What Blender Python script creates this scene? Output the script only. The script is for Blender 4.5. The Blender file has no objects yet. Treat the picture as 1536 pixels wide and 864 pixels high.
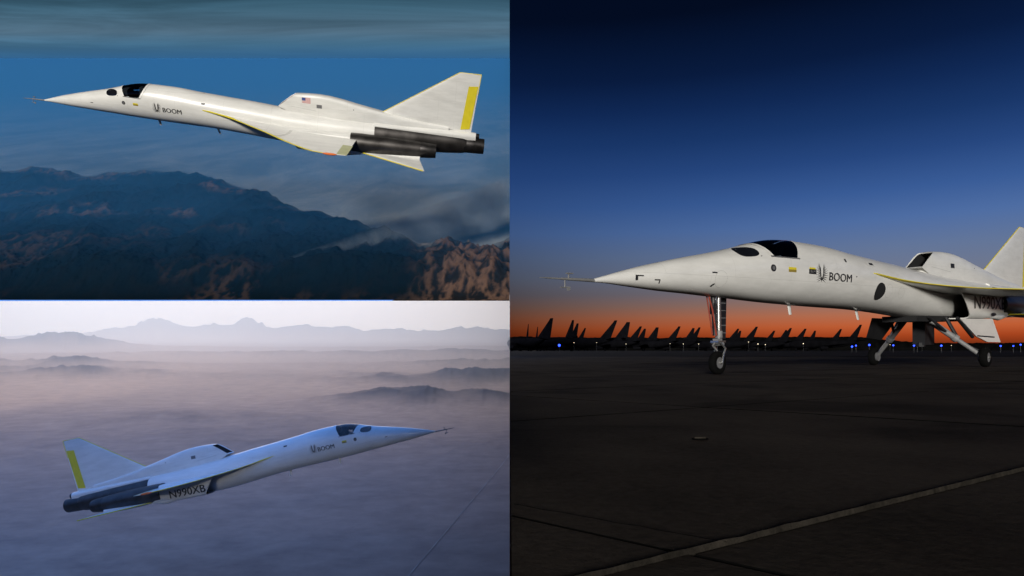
import bpy, bmesh, math, random
from mathutils import Vector, Matrix, Euler, noise
R = math.radians
random.seed(7)
scene = bpy.context.scene
COL = scene.collection

# ------------------------------------------------------------------ camera
EYE = 0.485
cam = bpy.data.cameras.new('camera'); cam_o = bpy.data.objects.new('camera', cam); COL.objects.link(cam_o)
cam_o.location = (0, 0, EYE); cam_o.rotation_euler = (R(90), 0, 0)
cam.sensor_width = 36.0; cam.lens = 1000 / 1536 * 36.0
cam.shift_y = 93 / 1536; cam.clip_start = 0.05; cam.clip_end = 8000
scene.camera = cam_o

# ------------------------------------------------------------------ light: dusk sky, one low soft sun behind the viewer
SUN_EL, SUN_AZ = R(11), R(12)
sun = bpy.data.lights.new('sun', 'SUN'); sun.energy = 3.6; sun.angle = R(9); sun.color = (1.0, 0.955, 0.87)
sun_o = bpy.data.objects.new('sun', sun); COL.objects.link(sun_o)
sdir = Vector((math.sin(SUN_AZ) * math.cos(SUN_EL), math.cos(SUN_AZ) * math.cos(SUN_EL), -math.sin(SUN_EL)))
sun_o.rotation_euler = sdir.to_track_quat('-Z', 'Y').to_euler(); sun_o.location = (-20, -60, 40)

def s2l(c):
    return tuple(((v / 255) / 12.92 if v / 255 <= 0.04045 else ((v / 255 + 0.055) / 1.055) ** 2.4) for v in c)

world = bpy.data.worlds.new('World'); scene.world = world; world.use_nodes = True
wn, wl = world.node_tree.nodes, world.node_tree.links
wn.clear()
wout = wn.new('ShaderNodeOutputWorld'); wbg = wn.new('ShaderNodeBackground'); wl.new(wbg.outputs[0], wout.inputs[0])
wtc = wn.new('ShaderNodeTexCoord'); wsep = wn.new('ShaderNodeSeparateXYZ'); wl.new(wtc.outputs['Generated'], wsep.inputs[0])
wr = wn.new('ShaderNodeValToRGB'); wl.new(wsep.outputs[2], wr.inputs[0])
stops = [(0.0, (52, 20, 10)), (0.0187, (150, 60, 26)), (0.032, (176, 86, 48)), (0.047, (166, 101, 74)), (0.063, (138, 106, 96)), (0.081, (112, 106, 115)),
         (0.104, (104, 112, 133)), (0.134, (94, 112, 146)), (0.170, (76, 106, 158)), (0.206, (56, 90, 148)), (0.249, (38, 70, 126)), (0.290, (25, 54, 104)),
         (0.330, (16, 40, 84)), (0.369, (9, 27, 62)), (0.44, (3, 12, 33)), (0.7, (2, 8, 24))]
el = wr.color_ramp.elements
while len(el) > 2: el.remove(el[-1])
el[0].position = stops[0][0]; el[0].color = (*s2l(stops[0][1]), 1)
el[1].position = stops[1][0]; el[1].color = (*s2l(stops[1][1]), 1)
for p_, c_ in stops[2:]:
    e_ = el.new(p_); e_.color = (*s2l(c_), 1)
wdot = wn.new('ShaderNodeVectorMath'); wdot.operation = 'DOT_PRODUCT'; wl.new(wtc.outputs['Generated'], wdot.inputs[0])
wdot.inputs[1].default_value = (0.57, 0.822, 0)
wmr = wn.new('ShaderNodeMapRange'); wl.new(wdot.outputs['Value'], wmr.inputs[0])
for i_, v_ in zip((1, 2, 3, 4), (0.80, 1.0, 0.20, 1.22)): wmr.inputs[i_].default_value = v_
wlow = wn.new('ShaderNodeMapRange'); wl.new(wsep.outputs[2], wlow.inputs[0])
for i_, v_ in zip((1, 2, 3, 4), (0.03, 0.30, 1.0, 0.0)): wlow.inputs[i_].default_value = v_
wmx = wn.new('ShaderNodeMix'); wmx.data_type = 'FLOAT'
wl.new(wlow.outputs[0], wmx.inputs[0]); wmx.inputs[2].default_value = 1.0; wl.new(wmr.outputs[0], wmx.inputs[3])
wmul = wn.new('ShaderNodeMix'); wmul.data_type = 'RGBA'; wmul.blend_type = 'MULTIPLY'; wmul.inputs[0].default_value = 1.0
wl.new(wr.outputs[0], wmul.inputs[6]); wl.new(wmx.outputs[0], wmul.inputs[7]); wl.new(wmul.outputs[2], wbg.inputs[0])
wbg.inputs[1].default_value = 1.0

vs = scene.view_settings
vs.view_transform = 'Standard'; vs.look = 'None'; vs.exposure = 0.0; vs.gamma = 1.0; vs.use_curve_mapping = False
cy = scene.cycles
cy.max_bounces = 7; cy.volume_bounces = 1; cy.transparent_max_bounces = 12; cy.use_denoising = True
cy.caustics_reflective = False; cy.caustics_refractive = False

# ------------------------------------------------------------------ helpers
def tag(o, label=None, cat=None, group=None, kind=None):
    if label: o['label'] = label
    if cat: o['category'] = cat
    if group: o['group'] = group
    if kind: o['kind'] = kind
    return o

def empty(name, loc=(0, 0, 0), rot=(0, 0, 0)):
    o = bpy.data.objects.new(name, None); COL.objects.link(o); o.location = loc; o.rotation_euler = rot
    o.empty_display_size = 0.3
    return o

class MB:
    def __init__(self): self.v = []; self.f = []; self.mi = []
    def add(self, vs_, fs, m=0):
        b = len(self.v); self.v += [tuple(p) for p in vs_]; self.f += [tuple(i + b for i in f) for f in fs]; self.mi += [m] * len(fs)
    def box(self, c, s, rot=None, m=0):
        q = []
        for dz in (-.5, .5):
            for dx, dy in ((-.5, -.5), (.5, -.5), (.5, .5), (-.5, .5)):
                p = Vector((dx * s[0], dy * s[1], dz * s[2]))
                if rot: p = rot @ p
                q.append(p + Vector(c))
        self.add(q, [(3, 2, 1, 0), (4, 5, 6, 7), (0, 1, 5, 4), (1, 2, 6, 5), (2, 3, 7, 6), (3, 0, 4, 7)], m)
    def loft(self, rings, cap0=True, cap1=True, closed=True, m=0):
        n = len(rings[0]); vv = [p for r in rings for p in r]; ff = []
        for i in range(len(rings) - 1):
            for j in range(n if closed else n - 1):
                k = (j + 1) % n
                ff.append((i * n + j, i * n + k, (i + 1) * n + k, (i + 1) * n + j))
        if cap0: ff.append(tuple(range(n - 1, -1, -1)))
        if cap1: ff.append(tuple((len(rings) - 1) * n + j for j in range(n)))
        self.add(vv, ff, m)
    def tube(self, pts, rad, n=14, caps=True, m=0):
        pts = [Vector(p) for p in pts]
        if not hasattr(rad, '__len__'): rad = [rad] * len(pts)
        rings = []; up = None
        for i, p in enumerate(pts):
            d = (pts[min(i + 1, len(pts) - 1)] - pts[max(i - 1, 0)]).normalized()
            if up is None: up = Vector((0, 0, 1)) if abs(d.z) < .9 else Vector((1, 0, 0))
            a = d.cross(up).normalized(); b = a.cross(d).normalized(); up = b
            rings.append([p + (a * math.cos(t) + b * math.sin(t)) * rad[i] for t in [2 * math.pi * k / n for k in range(n)]])
        self.loft(rings, caps, caps, True, m)
    def prism(self, poly, off, m=0):
        """flat polygon (3-D points) thickened by +-off vector"""
        o = Vector(off); n = len(poly)
        vv = [Vector(p) - o for p in poly] + [Vector(p) + o for p in poly]
        ff = [tuple(range(n - 1, -1, -1)), tuple(range(n, 2 * n))] + [(i, (i + 1) % n, n + (i + 1) % n, n + i) for i in range(n)]
        self.add(vv, ff, m)
    def build(self, name, mat, parent=None, smooth=True, kx=1.0, angle=35):
        me = bpy.data.meshes.new(name)
        me.from_pydata([(x * kx, y, z) for x, y, z in self.v], [], self.f)
        mats = mat if isinstance(mat, (list, tuple)) else [mat]
        for m in mats: me.materials.append(m)
        if len(mats) > 1: me.polygons.foreach_set('material_index', self.mi)
        bm = bmesh.new(); bm.from_mesh(me); bmesh.ops.recalc_face_normals(bm, faces=bm.faces); bm.to_mesh(me); bm.free()
        if smooth:
            me.polygons.foreach_set('use_smooth', [True] * len(me.polygons))
            me.set_sharp_from_angle(angle=R(angle))
        me.update()
        o = bpy.data.objects.new(name, me); COL.objects.link(o); o.parent = parent
        return o

def lerp_tab(tab, s):
    if s <= tab[0][0]: return tab[0][1:]
    for i in range(len(tab) - 1):
        a, b = tab[i], tab[i + 1]
        if s <= b[0]:
            t = (s - a[0]) / (b[0] - a[0])
            p0 = tab[max(i - 1, 0)]; p3 = tab[min(i + 2, len(tab) - 1)]
            out = []
            for k in range(1, len(a)):   # non-uniform Catmull-Rom for a smooth skin
                h = b[0] - a[0]
                m0 = (b[k] - p0[k]) / max(b[0] - p0[0], 1e-6) if i > 0 else (b[k] - a[k]) / h
                m1 = (p3[k] - a[k]) / max(p3[0] - a[0], 1e-6) if i + 2 < len(tab) else (b[k] - a[k]) / h
                t2, t3 = t * t, t * t * t
                out.append((2 * t3 - 3 * t2 + 1) * a[k] + (t3 - 2 * t2 + t) * h * m0 + (-2 * t3 + 3 * t2) * b[k] + (t3 - t2) * h * m1)
            return tuple(out)
    return tab[-1][1:]

# ------------------------------------------------------------------ materials
def mat_new(name):
    m = bpy.data.materials.new(name); m.use_nodes = True
    nt = m.node_tree; b = nt.nodes['Principled BSDF']
    return m, nt.nodes, nt.links, b

def mat_basic(name, col, rough=0.5, metal=0.0, var=0.12, scale=4.0, bump=0.0, coat=0.0, spec=0.5, detail=5):
    m, n, l, b = mat_new(name)
    tc = n.new('ShaderNodeTexCoord'); nz = n.new('ShaderNodeTexNoise'); nz.inputs['Scale'].default_value = scale; nz.inputs['Detail'].default_value = detail
    l.new(tc.outputs['Object'], nz.inputs['Vector'])
    r = n.new('ShaderNodeValToRGB'); l.new(nz.outputs[0], r.inputs[0])
    r.color_ramp.elements[0].position = .3; r.color_ramp.elements[1].position = .7
    r.color_ramp.elements[0].color = (*[c * (1 - var) for c in col], 1); r.color_ramp.elements[1].color = (*[min(1, c * (1 + var)) for c in col], 1)
    l.new(r.outputs[0], b.inputs['Base Color'])
    rr = n.new('ShaderNodeMapRange'); l.new(nz.outputs[0], rr.inputs[0]); rr.inputs[3].default_value = rough * .85; rr.inputs[4].default_value = min(1, rough * 1.15)
    l.new(rr.outputs[0], b.inputs['Roughness'])
    b.inputs['Metallic'].default_value = metal; b.inputs['Coat Weight'].default_value = coat; b.inputs['Coat Roughness'].default_value = .12
    b.inputs['Specular IOR Level'].default_value = spec
    if bump:
        bp = n.new('ShaderNodeBump'); bp.inputs['Strength'].default_value = bump; bp.inputs['Distance'].default_value = .02
        l.new(nz.outputs[0], bp.inputs['Height']); l.new(bp.outputs[0], b.inputs['Normal'])
    return m

def mat_white():
    """gloss white aircraft paint with faint soiling streaks and hairline skin joints"""
    m, n, l, b = mat_new('white_paint')
    tc = n.new('ShaderNodeTexCoord')
    mp = n.new('ShaderNodeMapping'); mp.inputs['Scale'].default_value = (.5, 2.2, 2.2); l.new(tc.outputs['Object'], mp.inputs[0])
    nz = n.new('ShaderNodeTexNoise'); nz.inputs['Scale'].default_value = 2.0; nz.inputs['Detail'].default_value = 8; nz.inputs['Roughness'].default_value = .65
    l.new(mp.outputs[0], nz.inputs['Vector'])
    r = n.new('ShaderNodeValToRGB'); l.new(nz.outputs[0], r.inputs[0])
    r.color_ramp.elements[0].position = .28; r.color_ramp.elements[1].position = .62
    r.color_ramp.elements[0].color = (.66, .655, .625, 1); r.color_ramp.elements[1].color = (.79, .785, .755, 1)
    br = n.new('ShaderNodeTexBrick'); br.offset = .37; br.squash = 1.0
    br.inputs['Scale'].default_value = 1.0; br.inputs['Brick Width'].default_value = 1.9; br.inputs['Row Height'].default_value = .83
    br.inputs['Mortar Size'].default_value = .0032; br.inputs['Mortar Smooth'].default_value = .4
    br.inputs['Color1'].default_value = (1, 1, 1, 1); br.inputs['Color2'].default_value = (.985, .985, .985, 1); br.inputs['Mortar'].default_value = (.74, .74, .73, 1)
    mb = n.new('ShaderNodeMapping'); mb.inputs['Rotation'].default_value = (R(90), 0, 0); mb.inputs['Location'].default_value = (.31, .17, 0)
    l.new(tc.outputs['Object'], mb.inputs[0]); l.new(mb.outputs[0], br.inputs['Vector'])
    mx = n.new('ShaderNodeMix'); mx.data_type = 'RGBA'; mx.blend_type = 'MULTIPLY'; mx.inputs[0].default_value = 1
    l.new(r.outputs[0], mx.inputs[6]); l.new(br.outputs['Color'], mx.inputs[7]); l.new(mx.outputs[2], b.inputs['Base Color'])
    rr = n.new('ShaderNodeMapRange'); l.new(nz.outputs[0], rr.inputs[0]); rr.inputs[3].default_value = .42; rr.inputs[4].default_value = .26
    l.new(rr.outputs[0], b.inputs['Roughness'])
    b.inputs['Coat Weight'].default_value = .35; b.inputs['Coat Roughness'].default_value = .1
    return m

M = {}
M['white'] = mat_white()
M['yellow'] = mat_basic('yellow_paint', (.72, .60, .03), .4, var=.06)
M['dull_yellow'] = mat_basic('flap_primer', (.46, .47, .27), .5, var=.08)
M['orange'] = mat_basic('orange_marker', (.8, .16, .02), .5, var=.05)
M['black'] = mat_basic('black_paint', (.012, .012, .014), .5, var=.2)
M['ink'] = mat_basic('lettering_ink', (.018, .018, .02), .45, var=.1)
M['void'] = mat_basic('duct_black', (.006, .006, .007), .8, var=.1)
M['grey'] = mat_basic('grey_plate', (.13, .13, .135), .5, var=.15)
M['titanium'] = mat_basic('heat_stained_titanium', (.055, .051, .049), .42, .8, var=.45, scale=2.2, detail=7)
M['nozzle'] = mat_basic('dark_nozzle_metal', (.035, .033, .033), .42, .8, var=.35, scale=5)
M['chrome'] = mat_basic('gear_strut_metal', (.62, .62, .6), .22, .9, var=.1)
M['gearpaint'] = mat_basic('grey_gear_paint', (.20, .20, .20), .4, var=.15, scale=8)
M['tyre'] = mat_basic('tyre_rubber', (.004, .004, .004), .95, var=.25, scale=14, spec=.06)
M['red'] = mat_basic('red_hose', (.28, .05, .03), .5)
M['flag_red'] = mat_basic('flag_red', (.5, .06, .06), .5, var=.05)
M['flag_blue'] = mat_basic('flag_blue', (.03, .06, .25), .5, var=.05)
M['seat'] = mat_basic('dark_seat', (.02, .02, .022), .7)

def mat_glass():
    m, n, l, b = mat_new('tinted_canopy')
    out = n['Material Output']
    tr = n.new('ShaderNodeBsdfTransparent'); tr.inputs[0].default_value = (.66, .74, .80, 1)
    gl = n.new('ShaderNodeBsdfGlossy'); gl.inputs['Roughness'].default_value = .03
    fr = n.new('ShaderNodeFresnel'); fr.inputs[0].default_value = 1.5
    nz = n.new('ShaderNodeTexNoise'); nz.inputs['Scale'].default_value = 9
    bp = n.new('ShaderNodeBump'); bp.inputs['Strength'].default_value = .02; l.new(nz.outputs[0], bp.inputs['Height']); l.new(bp.outputs[0], gl.inputs['Normal'])
    mx = n.new('ShaderNodeMixShader'); l.new(fr.outputs[0], mx.inputs[0]); l.new(tr.outputs[0], mx.inputs[1]); l.new(gl.outputs[0], mx.inputs[2])
    l.new(mx.outputs[0], out.inputs[0]); n.remove(b)
    return m
M['glass'] = mat_glass()
M['dark_glass'] = mat_basic('dark_window', (.008, .009, .012), .06, var=.2, spec=.8)

# ------------------------------------------------------------------ the delta-wing jet
FUS = [(0, 0, .028, .028), (.2, .03, .065, .065), (.4, .055, .108, .108), (.75, .095, .18, .18), (1.2, .14, .262, .262), (1.74, .195, .34, .345), (2.2, .235, .40, .415),
       (2.74, .292, .455, .50), (3.2, .345, .50, .585), (3.7, .395, .545, .665), (4.2, .408, .585, .70), (4.8, .398, .61, .715), (5.43, .378, .63, .715),
       (6.1, .335, .645, .69), (6.8, .295, .655, .68), (7.6, .24, .66, .68), (8.4, .18, .66, .69), (9.1, .115, .66, .695), (10, .06, .66, .69),
       (11, .03, .65, .67), (12, .02, .63, .65), (13, .02, .60, .63), (13.45, .025, .58, .615)]
NEXP = 2.15
def fus_pt(s, th, off=0.0):
    zc, a, b = lerp_tab(FUS, s)
    c, q = math.cos(th), math.sin(th)
    e = 2 / NEXP
    return Vector((s, (a + off) * math.copysign(abs(c) ** e, c), zc + (b + off) * math.copysign(abs(q) ** e, q)))
def fus_y(s, z, off):
    zc, a, b = lerp_tab(FUS, s)
    r = min(abs(z - zc) / b, .9995)
    n = Vector((0, (1 - r ** NEXP) ** (1 / NEXP) / a, (z - zc) / b / b)).normalized()
    y = a * (1 - r ** NEXP) ** (1 / NEXP)
    return y + off * n.y, z + off * n.z
HUMP = [(9.44, .93, .22), (10.12, 1.40, .24), (10.65, 1.465, .25), (11.1, 1.475, .26), (11.54, 1.45, .265), (12.1, 1.37, .27), (12.6, 1.27, .27), (13.2, 1.165, .27), (13.72, 1.08, .25),
        (14.6, .93, .24), (15.6, .82, .17), (16.6, .74, .12)]
def hump_y(s, z, off):
    zt, w = lerp_tab(HUMP, s)
    zb = .4
    r = min(max((z - zb) / (zt - zb), 0), .999)
    return w * (1 - r ** 5) ** (1 / 5) + off, z
def plane_y(yc):
    return lambda s, z, off: (yc + off, z)
BOXY = 1.08

def project(me_bm, side, surf, off):
    for v in me_bm.verts:
        s, z = v.co.x, v.co.y
        y, zz = surf(s, z, off)
        v.co = Vector((s, side * y, zz))

def refine(bm, L):
    bmesh.ops.triangulate(bm, faces=bm.faces)
    for _ in range(5):
        es = [e for e in bm.edges if e.calc_length() > L]
        if not es: break
        bmesh.ops.subdivide_edges(bm, edges=es, cuts=1)
        bmesh.ops.triangulate(bm, faces=[f for f in bm.faces if len(f.verts) > 3])

def finish(bm, name, mat, parent, kx):
    for v in bm.verts: v.co.x *= kx
    bmesh.ops.recalc_face_normals(bm, faces=bm.faces)
    me = bpy.data.meshes.new(name); bm.to_mesh(me); bm.free()
    for m in (mat if isinstance(mat, (list, tuple)) else [mat]): me.materials.append(m)
    o = bpy.data.objects.new(name, me); COL.objects.link(o); o.parent = parent
    return o

def patch(name, polys, side, surf, mat, parent, kx, off=.005, L=.09):
    """polygons given in (s, z) laid on a skin; polys: list of point lists or (points, material index)"""
    bm = bmesh.new()
    for pl in polys:
        mi = 0
        if isinstance(pl, tuple): pl, mi = pl
        f = bm.faces.new([bm.verts.new((p[0], p[1], 0)) for p in pl]); f.material_index = mi
    refine(bm, L)
    project(bm, side, surf, off)
    return finish(bm, name, mat, parent, kx)

def text_patch(name, body, s0, z0, height, width, side, surf, mat, parent, kx, off=.006, shear=0.0):
    cu = bpy.data.curves.new('t', 'FONT'); cu.body = body; cu.resolution_u = 3; cu.offset = 0
    ob = bpy.data.objects.new('t', cu); COL.objects.link(ob)
    bpy.context.view_layer.update()
    dg = bpy.context.evaluated_depsgraph_get()
    me = bpy.data.meshes.new_from_object(ob.evaluated_get(dg))
    bpy.data.objects.remove(ob); bpy.data.curves.remove(cu)
    bm = bmesh.new(); bm.from_mesh(me); bpy.data.meshes.remove(me)
    xs = [v.co.x for v in bm.verts]; ys = [v.co.y for v in bm.verts]
    x0, x1, y0, y1 = min(xs), max(xs), min(ys), max(ys)
    for v in bm.verts:
        u = (v.co.x - x0) / (x1 - x0); w = (v.co.y - y0) / (y1 - y0)
        # port side reads nose to tail, starboard side tail to nose
        v.co = Vector((s0 + (u if side < 0 else 1 - u) * width, z0 + w * height + shear * (u if side < 0 else 1 - u), 0))
    # struck twice, a hair apart, for the heavier stroke
    mark = bm.verts.layers.int.new('second')
    g2 = bmesh.ops.duplicate(bm, geom=bm.verts[:] + bm.edges[:] + bm.faces[:])
    dup_v = [e for e in g2['geom'] if isinstance(e, bmesh.types.BMVert)]
    for v in dup_v: v.co.x += height * .055; v.co.y += height * .02
    for v in dup_v: v[mark] = 1
    refine(bm, .07)
    project(bm, side, surf, off)
    for v in bm.verts:
        if v[mark]: v.co.y += side * .0008
    return finish(bm, name, mat, parent, kx)

def ell(cx, cz, rx, rz, n=20):
    return [(cx + rx * math.cos(2 * math.pi * k / n), cz + rz * math.sin(2 * math.pi * k / n)) for k in range(n)]
def rect(s0, s1, z0, z1):
    return [(s0, z0), (s1, z0), (s1, z1), (s0, z1)]

def emblem_polys(cs, cz, size, flip=1):
    """a burst of feather strokes spreading into two raised wings"""
    out = []
    for sg in (-1, 1):
        for k in range(10):
            t = k / 9
            # inner edge of the wing climbs from the root to the wing tip
            bx = sg * (.02 + .13 * t ** .8); bz = -.28 + .72 * t
            ang = R(-30 + 105 * t); ln = .62 * (1 - .5 * abs(t - .45))
            dx, dz = sg * math.cos(ang) * ln, math.sin(ang) * ln
            nx, nz = -dz / ln * .040, dx / ln * .040
            pts = [(bx - nx, bz - nz), (bx + dx, bz + dz), (bx + nx, bz + nz)]
            out.append([(cs + flip * p[0] * size, cz + p[1] * size) for p in pts])
        pts = [(0, -.5), (sg * .10, -.2), (sg * .24, .5), (sg * .16, .1), (sg * .04, -.15), (0, -.2)]
        out.append([(cs + flip * p[0] * size, cz + p[1] * size) for p in pts])
    return out

WZ = lambda s: lerp_tab([(6.0, .52), (6.43, .49), (7.4, .37), (8.3, .26), (9.2, .18), (10.5, .12), (12.0, .09), (13.0, .08)], s)[0]
LE = [(.45, 6.30), (.66, 6.50), (.72, 7.0), (.80, 7.45), (1.05, 8.1), (1.68, 9.2), (2.3, 10.0), (2.8, 10.72), (3.12, 11.3), (3.2, 11.75)]
def le_s(p): return lerp_tab(LE, p)[0]
def te_s(p): return 12.85 - .07 * p

def build_jet(name, loc, rot, kx=1.0, span=1.0, gear=False):
    root = empty(name, loc, rot)
    B = lambda mb, nm, mat, par=root, **k: mb.build(nm, mat, par, kx=kx, **k)
    # --- fuselage skin with the cockpit opening left out
    ss = [0, .1, .2, .3, .4, .55, .75, .95, 1.2, 1.45, 1.74, 2.0, 2.2, 2.45, 2.74]
    s = 2.84
    while s < 4.5: ss.append(round(s, 3)); s += .05
    ss += [4.65, 4.8, 5.1, 5.43, 5.8, 6.1, 6.45, 6.8, 7.2, 7.6, 8, 8.4, 8.75, 9.1, 9.5, 10, 10.5, 11, 11.5, 12, 12.5, 13, 13.3, 13.45]
    NS = 80
    SILL = .655
    front = lambda z: 3.36 - (z - SILL) * .42
    rear = lambda z: 4.02 + (z - SILL) * .60
    mb = MB(); ids = []
    for s in ss:
        ids.append(list(range(len(mb.v), len(mb.v) + NS)))
        mb.v += [tuple(fus_pt(s, 2 * math.pi * (k + .5) / NS)) for k in range(NS)]
    for i in range(len(ss) - 1):
        for k in range(NS):
            q = (ids[i][k], ids[i][(k + 1) % NS], ids[i + 1][(k + 1) % NS], ids[i + 1][k])
            c = sum((Vector(mb.v[j]) for j in q), Vector()) / 4
            if c.z > SILL and front(c.z) < c.x < rear(c.z): continue
            mb.f.append(q); mb.mi.append(0)
    mb.f.append(tuple(ids[0])); mb.f.append(tuple(reversed(ids[-1]))); mb.mi += [0, 0]
    fus = B(mb, 'fuselage', M['white'], angle=50)
    # --- canopy glazing
    mb = MB(); rows = []
    for k in range(25):
        zc, a, b = lerp_tab(FUS, 3.7)
        th0 = math.asin(((SILL - zc) / b) ** (NEXP / 2)); th = th0 + (math.pi - 2 * th0) * k / 24
        zr = zc + b * math.sin(th) ** (2 / NEXP)
        row = []
        for i in range(13):
            s = front(zr) - .012 + (rear(zr) - front(zr) + .024) * i / 12
            zc2, a2, b2 = lerp_tab(FUS, s)
            z = min(zr if k in (0, 24) else SILL + (zc2 + b2 - SILL) * (zr - SILL) / (zc + b - SILL), zc2 + b2 - .0003)
            y, z = fus_y(s, z, .006)
            row.append((s, math.copysign(y, math.cos(th)), z))
        rows.append(row)
    mb.loft(rows, False, False, closed=False)
    B(mb, 'canopy_glass', M['glass'])
    for edge, nm in ((front, 'windscreen_arch'), (rear, 'canopy_arch')):
        mb = MB(); rows = []
        for k in range(33):
            zc, a, b = lerp_tab(FUS, 3.7)
            th0 = math.asin(((SILL - zc) / b) ** (NEXP / 2)); th = th0 + (math.pi - 2 * th0) * k / 32
            zr = zc + b * math.sin(th) ** (2 / NEXP); row = []
            for ds in (-.042, 0, .042):
                s = edge(zr) + ds; zc2, a2, b2 = lerp_tab(FUS, s)
                z = min(SILL + (zc2 + b2 - SILL) * (zr - SILL) / (zc + b - SILL), zc2 + b2 - .0003)
                y, z = fus_y(s, z, .011); row.append((s, math.copysign(y, math.cos(th)), z))
            rows.append(row)
        mb.loft(rows, False, False, closed=False); B(mb, nm, M['white'])
    for sd in (-1, 1):   # slim sill rail along the glazing
        patch('canopy_sill', [rect(3.34, 4.05, SILL - .026, SILL - .004)], sd, fus_y, M['grey'], root, kx, off=.007)
    # --- cockpit furniture
    mb = MB(); mb.box((3.68, 0, .32), (1.15, .74, .04)); mb.box((4.22, 0, .52), (.05, .78, .5)); mb.box((3.12, 0, .5), (.05, .62, .36))
    mb.box((3.68, .42, .45), (1.15, .03, .38)); mb.box((3.68, -.42, .45), (1.15, .03, .38))
    B(mb, 'cockpit_tub', M['black'], smooth=False)
    mb = MB(); mb.box((3.93, 0, .66), (.12, .40, .66), Matrix.Rotation(R(14), 3, 'Y')); mb.box((3.72, 0, .42), (.42, .40, .12))
    mb.tube([(3.98, -.14, .93), (3.98, .14, .93)], .085, 12)
    B(mb, 'ejection_seat', M['seat'])
    mb = MB(); rings = []
    for s, w, z1 in ((3.14, .30, .78), (3.24, .33, .86), (3.36, .33, .885), (3.46, .30, .87)):
        rings.append([(s, -w, .6), (s, -w * .95, z1 - .05), (s, -w * .5, z1), (s, w * .5, z1), (s, w * .95, z1 - .05), (s, w, .6)])
    mb.loft(rings); B(mb, 'instrument_hood', M['seat'])
    # --- quarter windows, ports, placards, lettering
    for sd in (-1, 1):
        q = []
        for k in range(24):
            a = 2 * math.pi * k / 24
            q.append((2.87 + .225 * math.copysign(abs(math.cos(a)) ** .8, math.cos(a)) - .05 * math.sin(a), .700 + .098 * math.copysign(abs(math.sin(a)) ** .75, math.sin(a)) + .045 * math.cos(a)))
        qo = [(2.87 + (p[0] - 2.87) * 1.2, .700 + (p[1] - .700) * 1.15 - .012) for p in q]
        patch('window_frame', [qo], sd, fus_y, M['white'], root, kx, off=.004, L=.05)
        patch('quarter_window', [q], sd, fus_y, M['dark_glass'], root, kx, off=.009, L=.05)
        patch('round_port', [ell(3.34, .40, .066, .072)], sd, fus_y, M['black'], root, kx, off=.006)
        patch('port_plug', [ell(3.34, .40, .036, .04, 14)], sd, fus_y, M['grey'], root, kx, off=.010)
        patch('rescue_placard', [(rect(3.72, 3.92, .395, .445), 0), (rect(3.72, 3.92, .345, .392), 1)], sd, fus_y, [M['yellow'], mat_olive], root, kx)
        patch('antenna_mark', [rect(1.98, 2.08, .22, .245)], sd, fus_y, M['black'], root, kx)
        if sd < 0:
            patch('winged_emblem', emblem_polys(4.655, .33, .30), sd, fus_y, M['ink'], root, kx, off=.006)
            text_patch('lettering', 'BOOM', 4.88, .225, .18, .74, sd, fus_y, M['ink'], root, kx, shear=-.012)
        else:
            patch('winged_emblem', emblem_polys(5.22, .33, .30), sd, fus_y, M['ink'], root, kx, off=.006)
            text_patch('lettering', 'BOOM', 4.28, .225, .18, .74, sd, fus_y, M['ink'], root, kx, shear=-.012)
        patch('vent_plate', [rect(6.30, 6.62, .66, .76)], sd, fus_y, M['white'], root, kx, off=.006)
        patch('vent', [rect(6.66 - .24, 6.66 - .08, .685, .74)], sd, fus_y, M['black'], root, kx, off=.010)
        if gear:
            patch('step_placard', [(rect(4.28, 4.46, .44, .475), 0), (rect(4.27, 4.48, .335, .44), 1)], sd, fus_y, [M['yellow'], M['black']], root, kx)
            for pm in (rect(4.31, 4.33, .36, .42), rect(4.36, 4.38, .36, .41), rect(4.41, 4.445, .385, .41)):
                patch('placard_mark', [pm], sd, fus_y, M['gearpaint'], root, kx, off=.009)
            patch('side_opening', [ell(6.74, .06, .19, .21, 28)], sd, fus_y, M['void'], root, kx, off=.009, L=.045)
            patch('sensor_port', [rect(5.48, 5.54, .68, .76)], sd, fus_y, M['black'], root, kx)
            patch('static_port', [ell(5.80, .36, .018, .018, 10)], sd, fus_y, M['black'], root, kx)
            for tm in ([(.62, .03), (.66, .03), (.66, .10), (.75, .10), (.75, .12), (.62, .12)], [(.93, .06), (1.03, .06), (1.03, -.01), (1.01, -.01), (1.01, .04), (.93, .04)]):
                patch('tow_mark', [tm], sd, fus_y, M['ink'], root, kx)
            patch('nose_vent', [[(1.98, -.02), (2.03, .03), (2.07, .03), (2.02, -.03)]], sd, fus_y, M['black'], root, kx)
            for hs, hz, hr in ((2.17, .12, .16), (7.62, .06, .15), (7.1, .08, .17)):   # access hatch outlines
                patch('hatch_seam', [[(hs + hr * .8 * math.cos(2 * math.pi * (k + .12) / 30), hz + hr * math.sin(2 * math.pi * (k + .12) / 30)),
                                      (hs + hr * .8 * math.cos(2 * math.pi * (k + .72) / 30), hz + hr * math.sin(2 * math.pi * (k + .72) / 30)),
                                      (hs + (hr * .8 - .007) * math.cos(2 * math.pi * (k + .72) / 30), hz + (hr - .007) * math.sin(2 * math.pi * (k + .72) / 30)),
                                      (hs + (hr * .8 - .007) * math.cos(2 * math.pi * (k + .12) / 30), hz + (hr - .007) * math.sin(2 * math.pi * (k + .12) / 30))] for k in range(30)],
                      sd, fus_y, mat_seam, root, kx, off=.003)
    # --- nose boom with wind vanes
    mb = MB(); mb.tube([(.02, 0, 0), (-.30, 0, .0), (-.50, 0, .0), (-.52, 0, 0), (-.70, 0, 0), (-.84, 0, 0)], [.030, .024, .020, .014, .012, .004], 12)
    boom = B(mb, 'pitot_boom', M['gearpaint'])
    mb = MB(); mb.tube([(-.40, 0, .0), (-.40, 0, .085)], .010, 8); mb.box((-.385, 0, .092), (.09, .05, .016))
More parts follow.
